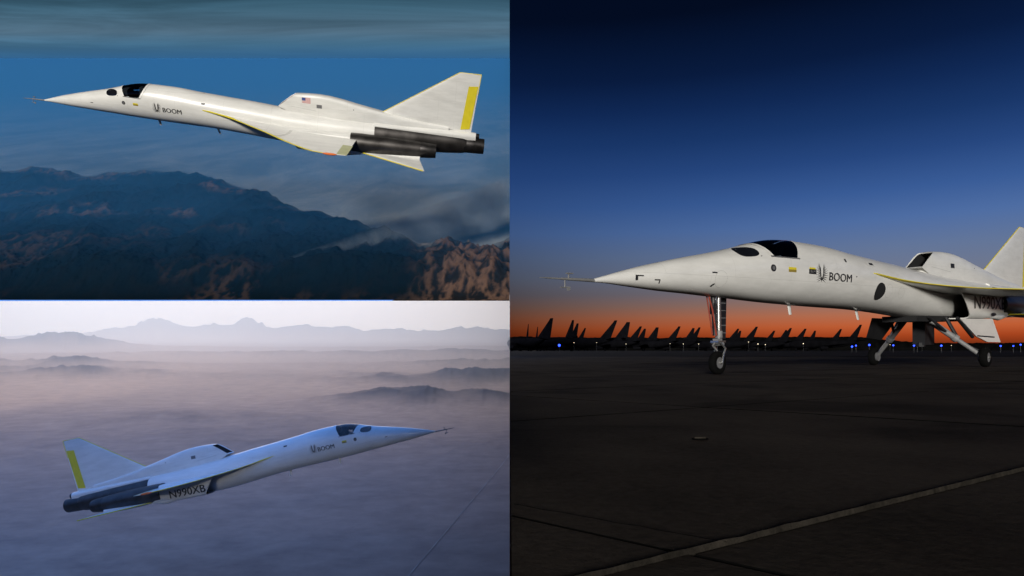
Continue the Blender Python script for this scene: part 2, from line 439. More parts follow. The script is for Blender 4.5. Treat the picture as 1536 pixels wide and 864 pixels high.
    mb.tube([(-.46, 0, .0), (-.46, 0, -.135)], .009, 8); mb.tube([(-.53, 0, -.135), (-.40, 0, -.135)], .009, 8); mb.box((-.405, 0, -.15), (.05, .012, .06))
    B(mb, 'wind_vane', M['gearpaint'], boom)
    # --- dorsal intake and its fairing
    mb = MB(); rings = []
    def hring(s, sc=1.0, zb=.4, slant=False):
        zt, w = lerp_tab(HUMP, s)
        out = []
        for k in range(25):
            t = k / 24; a = math.pi * t
            y = w * sc * math.copysign(abs(math.cos(a)) ** .4, math.cos(a)); z = zb + (zt * (1 if sc == 1 else .985) - zb) * math.sin(a) ** .4
            sx = s
            if slant: sx = 9.44 + max(0, z - .93) / .47 * .68
            out.append((sx, y, z))
        return out
    def front_ring(sc, ds=0):
        out = []
        w, zt, zb = .23 * sc, 1.165 + .235 * sc, .885 + (1 - sc) * .3
        for k in range(25):
            a = math.pi * k / 24
            y = w * math.copysign(abs(math.cos(a)) ** .22, math.cos(a)); z = zb + (zt - zb) * math.sin(a) ** .22
            out.append((9.44 + ds + max(0, z - .93) / .47 * .68, y, z))
        return out
    r0 = front_ring(1.0)
    rings = [r0]
    for s, zb in ((10.2, .55), (10.65, .45), (11.1, .4), (11.54, .4), (12.1, .4), (12.6, .4), (13.2, .4), (13.72, .4), (14.6, .4), (15.6, .4), (16.6, .4)):
        rings.append(hring(s, 1.0, zb))
    mb.loft(rings, False, True, closed=False)
    # floor of the duct lip, carried back into the spine
    mb.add([r0[0], r0[-1], (10.6, -.23, .80), (10.6, .23, .80)], [(0, 1, 2, 3)])
    # lip thickness
    ri = front_ring(.90, .05); n0 = len(r0)
    mb.add(r0 + ri, [(k, k + 1, n0 + k + 1, n0 + k) for k in range(n0 - 1)] + [(0, n0, 2 * n0 - 1, n0 - 1)])
    hump = B(mb, 'dorsal_intake', M['white'], angle=40)
    mb = MB(); rb = [(p[0] + .55, p[1] * .7, .95 + (p[2] - .95) * .8) for p in ri]
    mb.loft([ri, rb], False, True, closed=True); B(mb, 'intake_duct', M['void'], hump)
    mb = MB(); mb.loft([[(s_, -w_, .5), (s_, -w_, z_), (s_, w_, z_), (s_, w_, .5)] for s_, w_, z_ in ((9.62, .14, .86), (9.78, .215, .895), (10.9, .245, .93))]); B(mb, 'pedestal', M['white'], hump, smooth=False)
    for sd in (-1, 1):
        patch('vent', [rect(11.02, 11.24, .98, 1.12)], sd, hump_y, M['grey'] if not gear else M['black'], hump, kx, off=.006)
        patch('drain', [ell(12.55, 1.07, .02, .02, 10)], sd, hump_y, M['black'], hump, kx, off=.006)
        patch('fairing_seam', [[(9.95, .945), (11.0, .86), (11.0, .85), (9.95, .935)]], sd, hump_y, mat_seam, hump, kx, off=.004)
    if not gear:
        fl = []; s0, s1, z0, z1 = 10.42, 10.78, 1.13, 1.34
        for k in range(13):
            zz0 = z0 + (z1 - z0) * k / 13
            fl.append((rect(s0, s1, zz0, zz0 + (z1 - z0) / 13), 1 if k % 2 == 0 else 0))
        patch('flag', fl, -1, hump_y, [M['white'], M['flag_red']], hump, kx, off=.005, L=.2)
        patch('flag_canton', [rect(s0, s0 + .15, z0 + (z1 - z0) * 6 / 13, z1)], -1, hump_y, M['flag_blue'], hump, kx, off=.009, L=.2)
    # --- fin
    finp = [(13.4, .85), (13.72, 1.07), (16.9, 3.02), (17.8, 3.03), (17.57, .70), (17.2, .55)]
    mb = MB()
    def fin_ring(f):    # f from root to tip; lens section
        a0 = Vector((13.5 + (16.9 - 13.5) * f, .92 + (3.02 - .92) * f)); a1 = Vector((17.57 + .23 * f, .57 + (3.03 - .57) * f))
        out = []
        for k in range(20):
            u = k / 20 * 2 * math.pi; c = (1 - math.cos(u)) / 2; th = .075 * (1 - .62 * f) * math.sin(u) ** 1 * (1 if True else 0)
            p = a0.lerp(a1, c); out.append((p.x, th * (1.15 - c) , p.y))
        return out
    mb.loft([fin_ring(f) for f in (0, .25, .5, .75, 1.0)]); fin = B(mb, 'vertical_fin', M['white'], angle=30)
    for sd in (-1, 1):
        patch('rudder_stripe', [[(17.1, .68), (17.5, .74), (17.71, 2.55), (17.31, 2.51)]], sd, lambda s, z, off: (.016 + off, z), M['yellow'], fin, kx, off=.004, L=.5)
    mb = MB()
    for d0, d1 in (((13.62, .985), (16.9, 3.02)), ((16.9, 3.02), (17.8, 3.03)), ((17.8, 3.03), (17.72, 2.2))):
        mb.tube([(d0[0], 0, d0[1]), (d1[0], 0, d1[1])], .016, 8)
    B(mb, 'edge_trim', M['yellow'], fin)
    # --- wings
    for sd in (-1, 1):
        ps = [.45, .56, .66, .70, .74, .80, .9, 1.05, 1.3, 1.68, 2.0, 2.3, 2.6, 2.8, 3.0, 3.12, 3.2]
        def wing_rows(f0, f1, nrow, grow, width=None, pl=ps):
            rows = []
            for p in pl:
                s0, s1 = le_s(p), te_s(p); ch = s1 - s0
                up, lo = [], []
                g0, g1 = f0, f1
                if width is not None: g1 = width(p) / ch
                for k in range(nrow + 1):
                    c = g0 + (g1 - g0) * k / nrow
                    c = c if width is not None else .5 - .5 * math.cos(math.pi * c)
                    s = s0 + ch * c
                    th = (.030 + .018 * min(ch, 4) / 4 * 1.0) * math.sqrt(max(c, 0)) * (1 - c) * 2.0 * (1 - .35 * p / 3.2) + .003 + grow
                    pp = .45 + (p - .45) * span
                    up.append((s, sd * pp, WZ(s) + th)); lo.append((s, sd * pp, WZ(s) - th))
                rows.append(up + lo[::-1])
            return rows
        mb = MB(); mb.loft(wing_rows(0, 1, 14, 0)); wing = B(mb, 'wing', M['white'], angle=30)
        wd = lambda p: .42 if p <= .74 else (.30 if p <= .8 else (.14 if p <= .9 else .075))
        rows = wing_rows(0, 1, 3, .004, wd)
        rows = [[(q[0] - .006, q[1] , q[2]) for q in r] for r in rows]
        mb = MB(); mb.loft(rows); B(mb, 'leading_edge_trim', M['yellow'], wing, angle=30)
        # flap panel and wing-tip marker
        mb = MB(); pr = []
        for p in (2.0, 2.6, 3.17):
            pp = .45 + (p - .45) * span; s1 = te_s(p)
            pr.append([(s1 - .36, sd * pp, WZ(s1 - .36) + .030), (s1 + .035, sd * pp, WZ(s1) + .007), (s1 + .035, sd * pp, WZ(s1) - .007), (s1 - .36, sd * pp, WZ(s1 - .36) - .030)])
        mb.loft(pr); B(mb, 'flap', M['dull_yellow'], wing, smooth=False)
        mb = MB(); pp = .45 + (3.2 - .45) * span
        mb.tube([(11.75, sd * (pp + .012), WZ(11.8)), (11.9, sd * (pp + .03), WZ(11.9)), (12.15, sd * (pp + .03), WZ(12.1)), (12.28, sd * (pp + .012), WZ(12.2))], [.02, .045, .045, .015], 10)
        B(mb, 'tip_marker', M['orange'], wing)
        # --- engine intake box under the wing
        def box_ring(s, sc=1.0, y0=.30, y1=BOXY, z0=-.62, z1=.20, ds=0, slant=0.0, n=24):
            yc, zc2, hy, hz = (y0 + y1) / 2, (z0 + z1) / 2, (y1 - y0) / 2 * sc, (z1 - z0) / 2 * sc
            out = []
            for k in range(n):
                a = 2 * math.pi * k / n; c, q = math.cos(a), math.sin(a)
                y = yc + hy * math.copysign(abs(c) ** .38, c); z = zc2 + hz * math.copysign(abs(q) ** .38, q)
                out.append((s + ds + slant * (z1 - z) / (z1 - z0), sd * y, z))
            return out
        mb = MB()
        rr = [box_ring(9.75, slant=.6), box_ring(10.6), box_ring(11.4), box_ring(12.0, z0=-.60), box_ring(12.75, 1, .34, BOXY, -.58, .2), box_ring(13.0, 1, .40, 1.06, -.50, .18)]
        mb.loft(rr, False, False)
        ri2 = box_ring(9.75, .93, slant=.6, ds=.02); nn = len(ri2)
        mb.add(rr[0] + ri2, [(k, (k + 1) % nn, nn + (k + 1) % nn, nn + k) for k in range(nn)])
        ib = B(mb, 'engine_intake', M['white'], angle=50)
        mb = MB(); mb.loft([ri2, box_ring(11.3, .8)], False, True); B(mb, 'intake_duct', M['void'], ib)
        text_patch('registration', 'N990XB', 10.50 if gear else 10.25, -.33 if gear else -.46, .38 if gear else .33, 2.1 if gear else 1.75, sd, plane_y(BOXY), M['ink'], ib, kx, off=.006)
        if gear: patch('scoop_bay', [ell(11.75, -.48, .18, .05, 14)], sd, plane_y(BOXY), M['black'], ib, kx, off=.006)
        mb = MB(); mb.tube([(11.6, sd * .95, -.53), (12.3, sd * .98, -.56), (13.05, sd * .95, -.50)], [.05, .11, .05], 12); B(mb, 'actuator_fairing', M['white'], ib)
        # --- engine nacelle
        mb = MB()
        prof = [(12.5, .42), (12.9, .43), (13.6, .425), (14.4, .41), (15.1, .375), (15.45, .35)]
        nac_c = (.76, -.15)
        rg = []
        for s, r in prof:
            rg.append([(s, sd * (nac_c[0] + r * math.cos(2 * math.pi * k / 28)), nac_c[1] + r * .95 * math.sin(2 * math.pi * k / 28)) for k in range(28)])
        mb.loft(rg); nac = B(mb, 'engine_nacelle', M['titanium'], angle=40)
        mb = MB(); rg = []
        for s, r in ((15.43, .335), (15.5, .35), (15.9, .325), (16.12, .30), (16.12, .27), (15.6, .25)):
            rg.append([(s, sd * (nac_c[0] + r * math.cos(2 * math.pi * k / 28)), nac_c[1] + r * .95 * math.sin(2 * math.pi * k / 28)) for k in range(28)])
        mb.loft(rg); B(mb, 'exhaust_nozzle', M['nozzle'], nac, angle=40)
        # --- all-moving stabilizer on its white root fairing
        pp = lambda p: p if span == 1 else .9 + (p - .9) * (.55 + .45 * span)
        mb = MB(); tri = [(13.05, 1.02), (15.66, 2.5), (15.72, 2.5), (15.42, 1.0)]
        up = []; lo = []
        for f in (0, .5, 1):
            a0 = Vector(tri[0]).lerp(Vector(tri[1]), f); a1 = Vector(tri[3]).lerp(Vector(tri[2]), f); r = []
            for k in range(16):
                u = 2 * math.pi * k / 16; c = (1 - math.cos(u)) / 2; p = a0.lerp(a1, c)
                r.append((p.x, sd * pp(p.y), -.47 + .05 * (1 - .7 * f) * math.sin(u) * (1.1 - c)))
            up.append(r)
        mb.loft(up); st = B(mb, 'stabilizer', M['white'], angle=30)
        mb = MB(); mb.tube([(13.0, sd * pp(1.0), -.47), (15.66, sd * pp(2.5), -.47)], .022, 8); B(mb, 'leading_edge_trim', M['yellow'], st)
        mb = MB(); mb.tube([(12.95, sd * .92, -.46), (13.3, sd * .95, -.46), (14.4, sd * .97, -.46), (15.45, sd * .96, -.45)], [.03, .09, .11, .105], 16); B(mb, 'stabilizer_fairing', M['white'], st)
    # --- tail: bare-metal lower body, white spine, centre nozzle
    TAILB = [(13.40, .03, .583, .612), (14.2, .04, .555, .575), (15.2, .05, .50, .525), (16.2, .055, .43, .47), (16.9, .06, .38, .43), (17.25, .06, .35, .40), (17.42, .05, .338, .345)]
    mb = MB(); rg = []
    for s, zc, a, b in TAILB:
        rg.append([(s, a * math.cos(2 * math.pi * k / 40), zc + b * math.sin(2 * math.pi * k / 40)) for k in range(40)])
    mb.loft(rg); tail = B(mb, 'tail_body', M['titanium'], angle=40)
    mb = MB(); rg = []
    for s, r in ((17.22, .325), (17.3, .345), (17.8, .335), (18.2, .325), (18.2, .285), (17.5, .26)):
        rg.append([(s, r * math.cos(2 * math.pi * k / 32), .04 + r * math.sin(2 * math.pi * k / 32)) for k in range(32)])
    mb.loft(rg); B(mb, 'exhaust_nozzle', M['nozzle'], tail, angle=40)
    mb = MB(); rg = []
    for s, top, cut, w in ((13.38, .66, .52, .37), (14.2, .655, .50, .36), (15.2, .64, .475, .33), (16.2, .63, .45, .29), (16.9, .625, .43, .26), (17.4, .62, .41, .23), (17.8, .60, .40, .19)):
        ring = [(s, w * .9, cut - .12)] + [(s, w * math.cos(math.pi * k / 16), cut + (top - cut) * math.sin(math.pi * k / 16) ** .8) for k in range(17)] + [(s, -w * .9, cut - .12)]
        rg.append(ring)
    mb.loft(rg); B(mb, 'tail_spine', M['white'], angle=40)
    mb = MB(); mb.tube([(17.78, 0, .45), (17.95, 0, .45)], [.13, .12], 16); B(mb, 'chute_housing', M['nozzle'])
    # --- belly antennas
    for s, zt, lean in ((4.42, -.26, .05), (6.78, -.37, .10)):
        mb = MB(); rg = []
        for f in (0, 1):
            rg.append([(s + lean * f + .055 * (1 - .25 * f) * math.cos(2 * math.pi * k / 12), .014 * math.sin(2 * math.pi * k / 12), zt - .02 - .24 * f + .06 * (1 - f)) for k in range(12)])
        mb.loft(rg); B(mb, 'blade_antenna', M['white'])
    if gear: build_gear(root, loc, rot, kx)
    return root

mat_olive = mat_basic('placard_olive', (.30, .22, .03), .5, var=.1)
mat_seam = mat_basic('skin_seam', (.42, .42, .40), .6, var=.1)

def wheel(name, c, r, w, parent):
    """tyre and rim about the local y axis"""
    h = empty(name, c); h.parent = parent
    mb = MB(); rg = []
    for k in range(36):
        a = 2 * math.pi * k / 36; ring = []
        for j in range(14):
            b = 2 * math.pi * j / 14
            rr = r - .30 * r + .30 * r * math.copysign(abs(math.cos(b)) ** .75, math.cos(b)); y = w / 2 * math.copysign(abs(math.sin(b)) ** .7, math.sin(b))
            ring.append((rr * math.cos(a), y, rr * math.sin(a)))
        rg.append(ring)
    rg.append(rg[0]); mb.loft(rg, False, False); mb.build('tyre', M['tyre'], h)
    mb = MB(); rg = []
    for y, q in ((-.42, .20), (-.44, .30), (-.40, .50), (-.30, .52), (-.22, .44), (.22, .44), (.30, .52), (.40, .50), (.44, .30), (.42, .20)):
        rg.append([(q * r * 1.12 * math.cos(2 * math.pi * k / 28), y * w, q * r * 1.12 * math.sin(2 * math.pi * k / 28)) for k in range(28)])
    mb.loft(rg); mb.build('rim', M['grey'], h)
    mb = MB(); mb.tube([(0, -w * .62, 0), (0, w * .62, 0)], r * .13, 14); mb.build('axle', M['chrome'], h)
    return h

def build_gear(root, loc, rot, kx):
    mrot = Euler(rot).to_matrix()
    def ground_z(x, y, r): return (r - loc[2] - mrot[2][0] * x - mrot[2][1] * y) / mrot[2][2]
    # nose leg
    x0 = 2.47 * kx; r = .232; zw = ground_z(x0, 0, r)
    g = empty('nose_gear', (0, 0, 0)); g.parent = root
    wheel('wheel', (x0 - .02, 0, zw), r, .15, g)
    def part(nm, mat, fn, par=g):
        mb = MB(); fn(mb); return mb.build(nm, mat, par)
    part('shock_strut', M['chrome'], lambda m: (m.tube([(x0 + .05, 0, -.1), (x0 + .05, 0, -.98)], .05, 16), m.tube([(x0 + .05, 0, -.95), (x0 + .05, 0, zw + .42)], .034, 14)))
    part('strut_sleeve', M['gearpaint'], lambda m: (m.tube([(x0 + .05, 0, -.86), (x0 + .05, 0, -1.0)], .072, 16), m.box((x0 + .0, 0, -1.06), (.14, .12, .1)), m.tube([(x0 + .05, -.1, -1.12), (x0 + .05, .1, -1.12)], .035, 10)))
    part('side_strut', M['black'], lambda m: (m.tube([(x0 - .10, .02, -.12), (x0 - .05, .02, -.95)], .05, 10), m.box((x0 - .08, .03, -.42), (.1, .1, .22))))
    part('drag_brace', M['red'], lambda m: (m.tube([(x0 - .34, -.03, -.12), (x0 - .20, -.03, -.45), (x0 - .08, -.03, -.95)], .017, 8), m.tube([(x0 - .28, .05, -.12), (x0 - .10, .05, -.92)], .014, 8)))
    part('fork', M['chrome'], lambda m: (m.box((x0 + .02, 0, zw + .42), (.26, .18, .035)), m.tube([(x0 - .05, -.10, zw + .40), (x0 + .10, -.11, zw + .28), (x0 + .03, -.11, zw + .16), (x0 - .02, -.11, zw)], .021, 10),
                                          m.tube([(x0 - .05, .10, zw + .40), (x0 + .10, .11, zw + .28), (x0 + .03, .11, zw + .16), (x0 - .02, .11, zw)], .021, 10)))
    part('torque_link', M['gearpaint'], lambda m: (m.tube([(x0 - .06, 0, zw + .43), (x0 - .17, 0, zw + .34), (x0 - .02, 0, zw + .24)], .018, 8), m.tube([(x0 + .08, 0, -1.0), (x0 + .2, 0, -1.1), (x0 + .08, 0, zw + .43)], .016, 8)))
    part('gear_door', M['black'], lambda m: m.prism([(x0 + .16, .10, -.16), (x0 + .47, .10, -.18), (x0 + .42, .10, -1.02), (x0 + .20, .10, -1.02)], (0, .012, 0)))
    for k in range(5):
        part('door_rib', M['grey'], lambda m: m.box((x0 + .31, .083, -.30 - .15 * k), (.22, .012, .018)))
    # main legs
    for sd in (-1, 1):
        x1 = 10.1 * kx; r = .275; yw = sd * 1.5; zw = ground_z(x1, yw, r)
        g = empty('main_gear', (0, 0, 0)); g.parent = root
        wheel('wheel', (x1, yw, zw), r, .20, g)
        a = Vector((9.55 * kx, sd * .28, -.60)); b = Vector((x1, sd * 1.36, zw + .08)); m_ = a.lerp(b, .55)
        part('leg', M['gearpaint'] if sd < 0 else M['grey'], lambda m: (m.tube([a, m_], .085, 14), m.tube([m_ - (b - a) * .04, m_ + (b - a) * .03], .11, 14)), g)
        part('shock_strut', M['gearpaint'], lambda m: (m.tube([m_, b], .06, 14), m.tube([b, (x1, yw, zw)], .05, 12)), g)
        part('side_brace', M['black'], lambda m: (m.tube([(9.9 * kx, sd * .62, -.58), a.lerp(b, .62)], .05, 10), m.tube([(9.2 * kx, sd * .5, -.55), a.lerp(b, .4)], .04, 10)), g)
        part('torque_link', M['black'], lambda m: m.tube([m_ + Vector((.1, 0, .03)), m_.lerp(b, .5) + Vector((.2, 0, 0)), b + Vector((.1, 0, .1))], .025, 8), g)
        part('brake_disc', M['grey'], lambda m: m.tube([(x1, yw - sd * .10, zw), (x1, yw - sd * .15, zw)], r * .5, 20), g)
        if sd < 0:
            dp = [(9.85 * kx, -.62), (11.9 * kx, -.62), (12.35 * kx, -1.36), (11.45 * kx, -1.33), (10.75 * kx, -1.14)]
            part('gear_door', M['white'], lambda m: m.prism([(p[0], -.98 - .05 * (-.62 - p[1]), p[1]) for p in dp], (0, .02, 0)), g)
            part('door_hinge', M['black'], lambda m: (m.tube([(9.85 * kx, -.93, -.6), (10.72 * kx, -.94, -1.16)], .05, 8), m.tube([(10.8 * kx, -1.02, -1.13), (11.9 * kx, -1.03, -1.19)], .022, 8)), g)
        else:
            dp = [(8.55 * kx, -.55), (9.75 * kx, -.58), (9.5 * kx, -1.2), (8.75 * kx, -1.12)]
            part('gear_door', M['black'], lambda m: m.prism([(p[0], .62 + .5 * (-.55 - p[1]), p[1]) for p in dp], (0, .02, 0)), g)
    mb = MB(); mb.box((10.2 * kx, .12, -.98), (.75, .34, .78)); mb.tube([(10.0 * kx, .1, -1.3), (10.0 * kx, .1, -1.42)], .12, 12)
    mb.build('wheel_well_door', M['black'], root, smooth=False)
    mb = MB(); mb.box((9.9 * kx, 0, -.60), (2.4 * kx, .9, .16)); mb.build('wheel_well', M['void'], root, smooth=False)

RP = (1.3411, 10.9803, 1.1449 + EYE); RR = (0, -0.0266, 0.6839)
jet_r = build_jet('supersonic_jet', RP, RR, kx=1.4152, gear=True)
tag(jet_r, 'white delta wing jet parked nose left on the dark apron at dusk, wheels down', 'jet', 'white needle-nosed jets')
jet_t = build_jet('supersonic_jet', (-19.2836, 27.5161, 10.3101 + EYE), (0.5998, 0.0708, 0.1211))
tag(jet_t, 'sunlit white jet flying nose left over dark blue mountains', 'jet', 'white needle-nosed jets')
jet_b = build_jet('supersonic_jet', (-3.1819, 27.796, -3.3996 + EYE), (-0.0281, 0.2156, 2.9551), span=.70)
tag(jet_b, 'shaded blue-white jet flying nose right over pale hazy desert', 'jet', 'white needle-nosed jets')

# ------------------------------------------------------------------ the setting
TD = -.003                        # the line along which the aerial landscapes end and the airfield begins
def structure(name, me_or_mb, mat, label=None, cat=None, smooth=True, kind='structure'):
    o = me_or_mb.build(name, mat, None, smooth=smooth, angle=180)
    tag(o, label, cat, None, kind)
    return o

def noise_mix(n, l, tc, scale, detail=6, rough=.55, dist=0.0, vec=None):
    nz = n.new('ShaderNodeTexNoise'); nz.inputs['Scale'].default_value = scale; nz.inputs['Detail'].default_value = detail
    nz.inputs['Roughness'].default_value = rough; nz.inputs['Distortion'].default_value = dist
    l.new(vec if vec else tc.outputs['Object'], nz.inputs['Vector']); return nz

# ---- airfield ground
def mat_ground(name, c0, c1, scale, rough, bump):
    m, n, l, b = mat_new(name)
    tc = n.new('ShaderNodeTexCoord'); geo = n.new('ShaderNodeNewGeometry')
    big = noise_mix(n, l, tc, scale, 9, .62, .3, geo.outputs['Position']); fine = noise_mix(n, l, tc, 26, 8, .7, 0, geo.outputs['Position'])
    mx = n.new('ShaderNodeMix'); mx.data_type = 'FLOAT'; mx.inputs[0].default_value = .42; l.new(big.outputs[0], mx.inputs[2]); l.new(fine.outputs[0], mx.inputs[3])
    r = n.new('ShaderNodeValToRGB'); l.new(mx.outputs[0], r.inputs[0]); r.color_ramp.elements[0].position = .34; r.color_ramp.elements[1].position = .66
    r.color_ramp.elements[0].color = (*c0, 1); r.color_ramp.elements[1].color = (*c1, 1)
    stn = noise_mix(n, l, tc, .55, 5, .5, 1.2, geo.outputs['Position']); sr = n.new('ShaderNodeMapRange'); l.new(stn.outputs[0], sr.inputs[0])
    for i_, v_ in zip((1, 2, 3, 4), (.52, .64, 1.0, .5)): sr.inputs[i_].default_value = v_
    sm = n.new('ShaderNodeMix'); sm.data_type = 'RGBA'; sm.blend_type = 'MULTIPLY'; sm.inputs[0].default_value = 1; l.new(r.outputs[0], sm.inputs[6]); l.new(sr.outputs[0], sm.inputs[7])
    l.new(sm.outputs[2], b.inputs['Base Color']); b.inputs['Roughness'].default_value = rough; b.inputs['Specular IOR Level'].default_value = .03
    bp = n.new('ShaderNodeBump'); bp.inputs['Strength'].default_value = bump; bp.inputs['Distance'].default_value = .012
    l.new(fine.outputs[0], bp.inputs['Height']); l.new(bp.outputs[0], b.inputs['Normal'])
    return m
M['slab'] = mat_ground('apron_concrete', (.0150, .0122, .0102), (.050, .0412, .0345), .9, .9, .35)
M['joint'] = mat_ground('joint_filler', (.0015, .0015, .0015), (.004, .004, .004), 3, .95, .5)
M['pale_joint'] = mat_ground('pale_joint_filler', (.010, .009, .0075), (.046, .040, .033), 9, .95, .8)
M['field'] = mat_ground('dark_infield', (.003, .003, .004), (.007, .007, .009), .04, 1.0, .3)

# ground sheet: airfield right of the line, plus the strip on which the viewer stands
mb = MB()
G = [(-60, -60), (60, -60), (60, 1.42), (2600, 1.42), (2600, 3000), (TD * 3000, 3000), (TD * 1.42, 1.42), (-60, 1.42)]
G = [(TD * 1.42, 1.42), (60, 1.42), (2600, 60), (2600, 3000), (TD * 3000, 3000)]
mb.add([(x, y, -.035) for x, y in G], [tuple(range(len(G)))])
mb.add([(-60, -60, -.035), (60, -60, -.035), (60, 1.42, -.035), (-60, 1.42, -.035)], [(0, 1, 2, 3)])
# retaining face below the edge
mb.add([(TD * 1.42, 1.42, -.035), (TD * 3000, 3000, -.035), (TD * 3000, 3000, -40), (TD * 1.42, 1.42, -40)], [(0, 1, 2, 3)])
mb.add([(-60, 1.42, -.035), (TD * 1.42, 1.42, -.035), (TD * 1.42, 1.42, -40), (-60, 1.42, -40)], [(0, 1, 2, 3)])
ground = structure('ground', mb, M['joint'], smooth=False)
# far infield beyond the apron
mb = MB(); FE = [(TD * 47, 47), (150, 74), (2590, 300), (2590, 2990), (TD * 2990, 2990)]
mb.add([(x, y, -.008) for x, y in FE], [tuple(range(len(FE)))])
structure('infield', mb, M['field'], smooth=False)
# apron slabs (two joint directions read off the pavement)
e1 = Vector((.83, .558)); e2 = Vector((-.748, .664)); L1, L2 = 3.97, 2.78; O = Vector((.417, 1.59))
def slab_mesh():
    g = .011
    bm = bmesh.new(); pts = []
    u, v = e1 * L1, e2 * L2
    def P(a, b, z): return (a * u.x + b * v.x, a * u.y + b * v.y, z)
    ga, gb = g / L1, g / L2; c = .003
    ring0 = [P(ga, gb, -.03), P(1 - ga, gb, -.03), P(1 - ga, 1 - gb, -.03), P(ga, 1 - gb, -.03)]
    ring1 = [(x, y, -.006) for x, y, z in ring0]
    ia, ib = ga + c / L1, gb + c / L2
    ring2 = [P(ia, ib, 0), P(1 - ia, ib, 0), P(1 - ia, 1 - ib, 0), P(ia, 1 - ib, 0)]
    vs_ = [bm.verts.new(p) for p in ring0 + ring1 + ring2]
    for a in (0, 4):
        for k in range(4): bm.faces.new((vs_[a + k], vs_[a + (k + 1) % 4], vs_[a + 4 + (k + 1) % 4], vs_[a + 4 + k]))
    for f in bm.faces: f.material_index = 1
    bm.faces.new(vs_[8:12])
    me = bpy.data.meshes.new('slab'); bm.to_mesh(me); bm.free(); me.materials.append(M['slab']); me.materials.append(M['joint']); return me
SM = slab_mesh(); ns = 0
def edge_ok(x, y): return x >= TD * y
def clipped(poly):
    """clip a slab outline at the pavement's left edge"""
    out = []
    f = lambda p: p.x - TD * p.y - .004
    for i, p in enumerate(poly):
        q = poly[(i + 1) % len(poly)]
        if f(p) >= 0: out.append(p)
        if (f(p) >= 0) != (f(q) >= 0): out.append(p.lerp(q, f(p) / (f(p) - f(q))))
    return out
for i in range(-6, 26):
    for j in range(-26, 22):
        o = O + e1 * L1 * i + e2 * L2 * j
        cor = [o, o + e1 * L1, o + e1 * L1 + e2 * L2, o + e2 * L2]
        if max(p.y for p in cor) < 1.0 or min(p.y for p in cor) > 46: continue
        if all(p.x < TD * p.y + .02 for p in cor): continue
        if min(p.x for p in cor) > .82 * max(p.y for p in cor) + 1.5: continue
        near = min(p.y for p in cor) < 24
        cut = any(p.x < TD * p.y for p in cor)
        if not near and ns > 240: continue
        dz = random.uniform(-.003, .003)
        if cut:
            ins = [p + (sum(cor, Vector((0, 0))) / 4 - p) * .005 for p in cor]
            cl = clipped(ins)
            if len(cl) < 3: continue
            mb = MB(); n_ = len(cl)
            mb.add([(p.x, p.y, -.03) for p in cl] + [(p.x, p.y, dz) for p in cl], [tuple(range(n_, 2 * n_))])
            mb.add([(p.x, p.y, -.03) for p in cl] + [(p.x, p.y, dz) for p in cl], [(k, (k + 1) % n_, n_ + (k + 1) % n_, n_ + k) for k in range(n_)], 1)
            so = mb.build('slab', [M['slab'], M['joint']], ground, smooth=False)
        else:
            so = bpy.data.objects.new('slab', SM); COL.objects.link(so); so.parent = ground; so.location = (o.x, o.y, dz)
            so.rotation_euler = (random.uniform(-.0006, .0006), random.uniform(-.0006, .0006), 0)
        ns += 1
# pale crumbling joint across the near apron, its slab edge's sunlit gleam painted in
mb = MB(); nseg = 160; La, Ra = -1.2, 9.0
up, dn = [], []
nv = Vector((-e1.y, e1.x))
for k in range(nseg + 1):
    d = La + (Ra - La) * k / nseg; p = O + e1 * d
    w1 = .0028 + .003 * noise.noise((d * 6, 0, 0)) + .004 * noise.noise((d * 27, 3, 0)); w2 = .0022 + .002 * noise.noise((d * 7, 9, 0))
    a, b_ = p + nv * w1, p - nv * w2
    hz = .006 + .004 * noise.noise((d * 9, 5, 1))
    up.append((a.x, a.y, hz)); dn.append((b_.x, b_.y, hz * .5))
    up[-1] = (a.x, a.y, hz)
mid = [((u_[0] + d_[0]) / 2, (u_[1] + d_[1]) / 2, .011 + .004 * noise.noise((i_ * .7, 2, 2))) for i_, (u_, d_) in enumerate(zip(up, dn))]
lo1 = [(u_[0], u_[1], -.02) for u_ in up]; lo2 = [(d_[0], d_[1], -.02) for d_ in dn]
mb.loft([lo1, up, mid, dn, lo2], False, False, closed=False)
mb.build('sealant_lit_edge', M['pale_joint'], ground)
# hairline crack beside the near cross joint
mb = MB(); up, dn = [], []
for k in range(60):
    f = k / 59; px, py = 760 + 330 * f, 757 + 60 * f; y = EYE * 1000 / (py - 525); x = (px - 768) / 1000 * y
    w = .004 + .002 * noise.noise((f * 20, 0, 0)); jy = .012 * noise.noise((f * 9, 4, 0))
    if x < TD * y + .01: continue
    up.append((x, y + jy + w, .0065)); dn.append((x, y + jy - w, .0065))
mb.loft([up, dn], False, False, closed=False); mb.build('crack', M['joint'], ground, smooth=False)
# tie-down pit in the apron
tp = Vector(((1050 - 768) / 1000 * .485 / .135, .485 / .135)); mb = MB()
rg = []
for r_, z_ in ((.034, .004), (.034, .009), (.026, .010), (.025, .004)):
    rg.append([(tp.x + r_ * 1.3 * math.cos(2 * math.pi * k / 24), tp.y + r_ * math.sin(2 * math.pi * k / 24), z_) for k in range(24)])
mb.loft(rg, False, True)
tie = empty('tie_down', (0, 0, 0)); tag(tie, 'small round tie-down fitting set in the apron in front of the nose wheel', 'tie-down')
o_ = mb.build('rim', M['joint'], tie)
mb = MB(); mb.tube([(tp.x - .03, tp.y, .012), (tp.x + .03, tp.y, .012)], .005, 8); mb.build('bar', M['pale_joint'], tie)

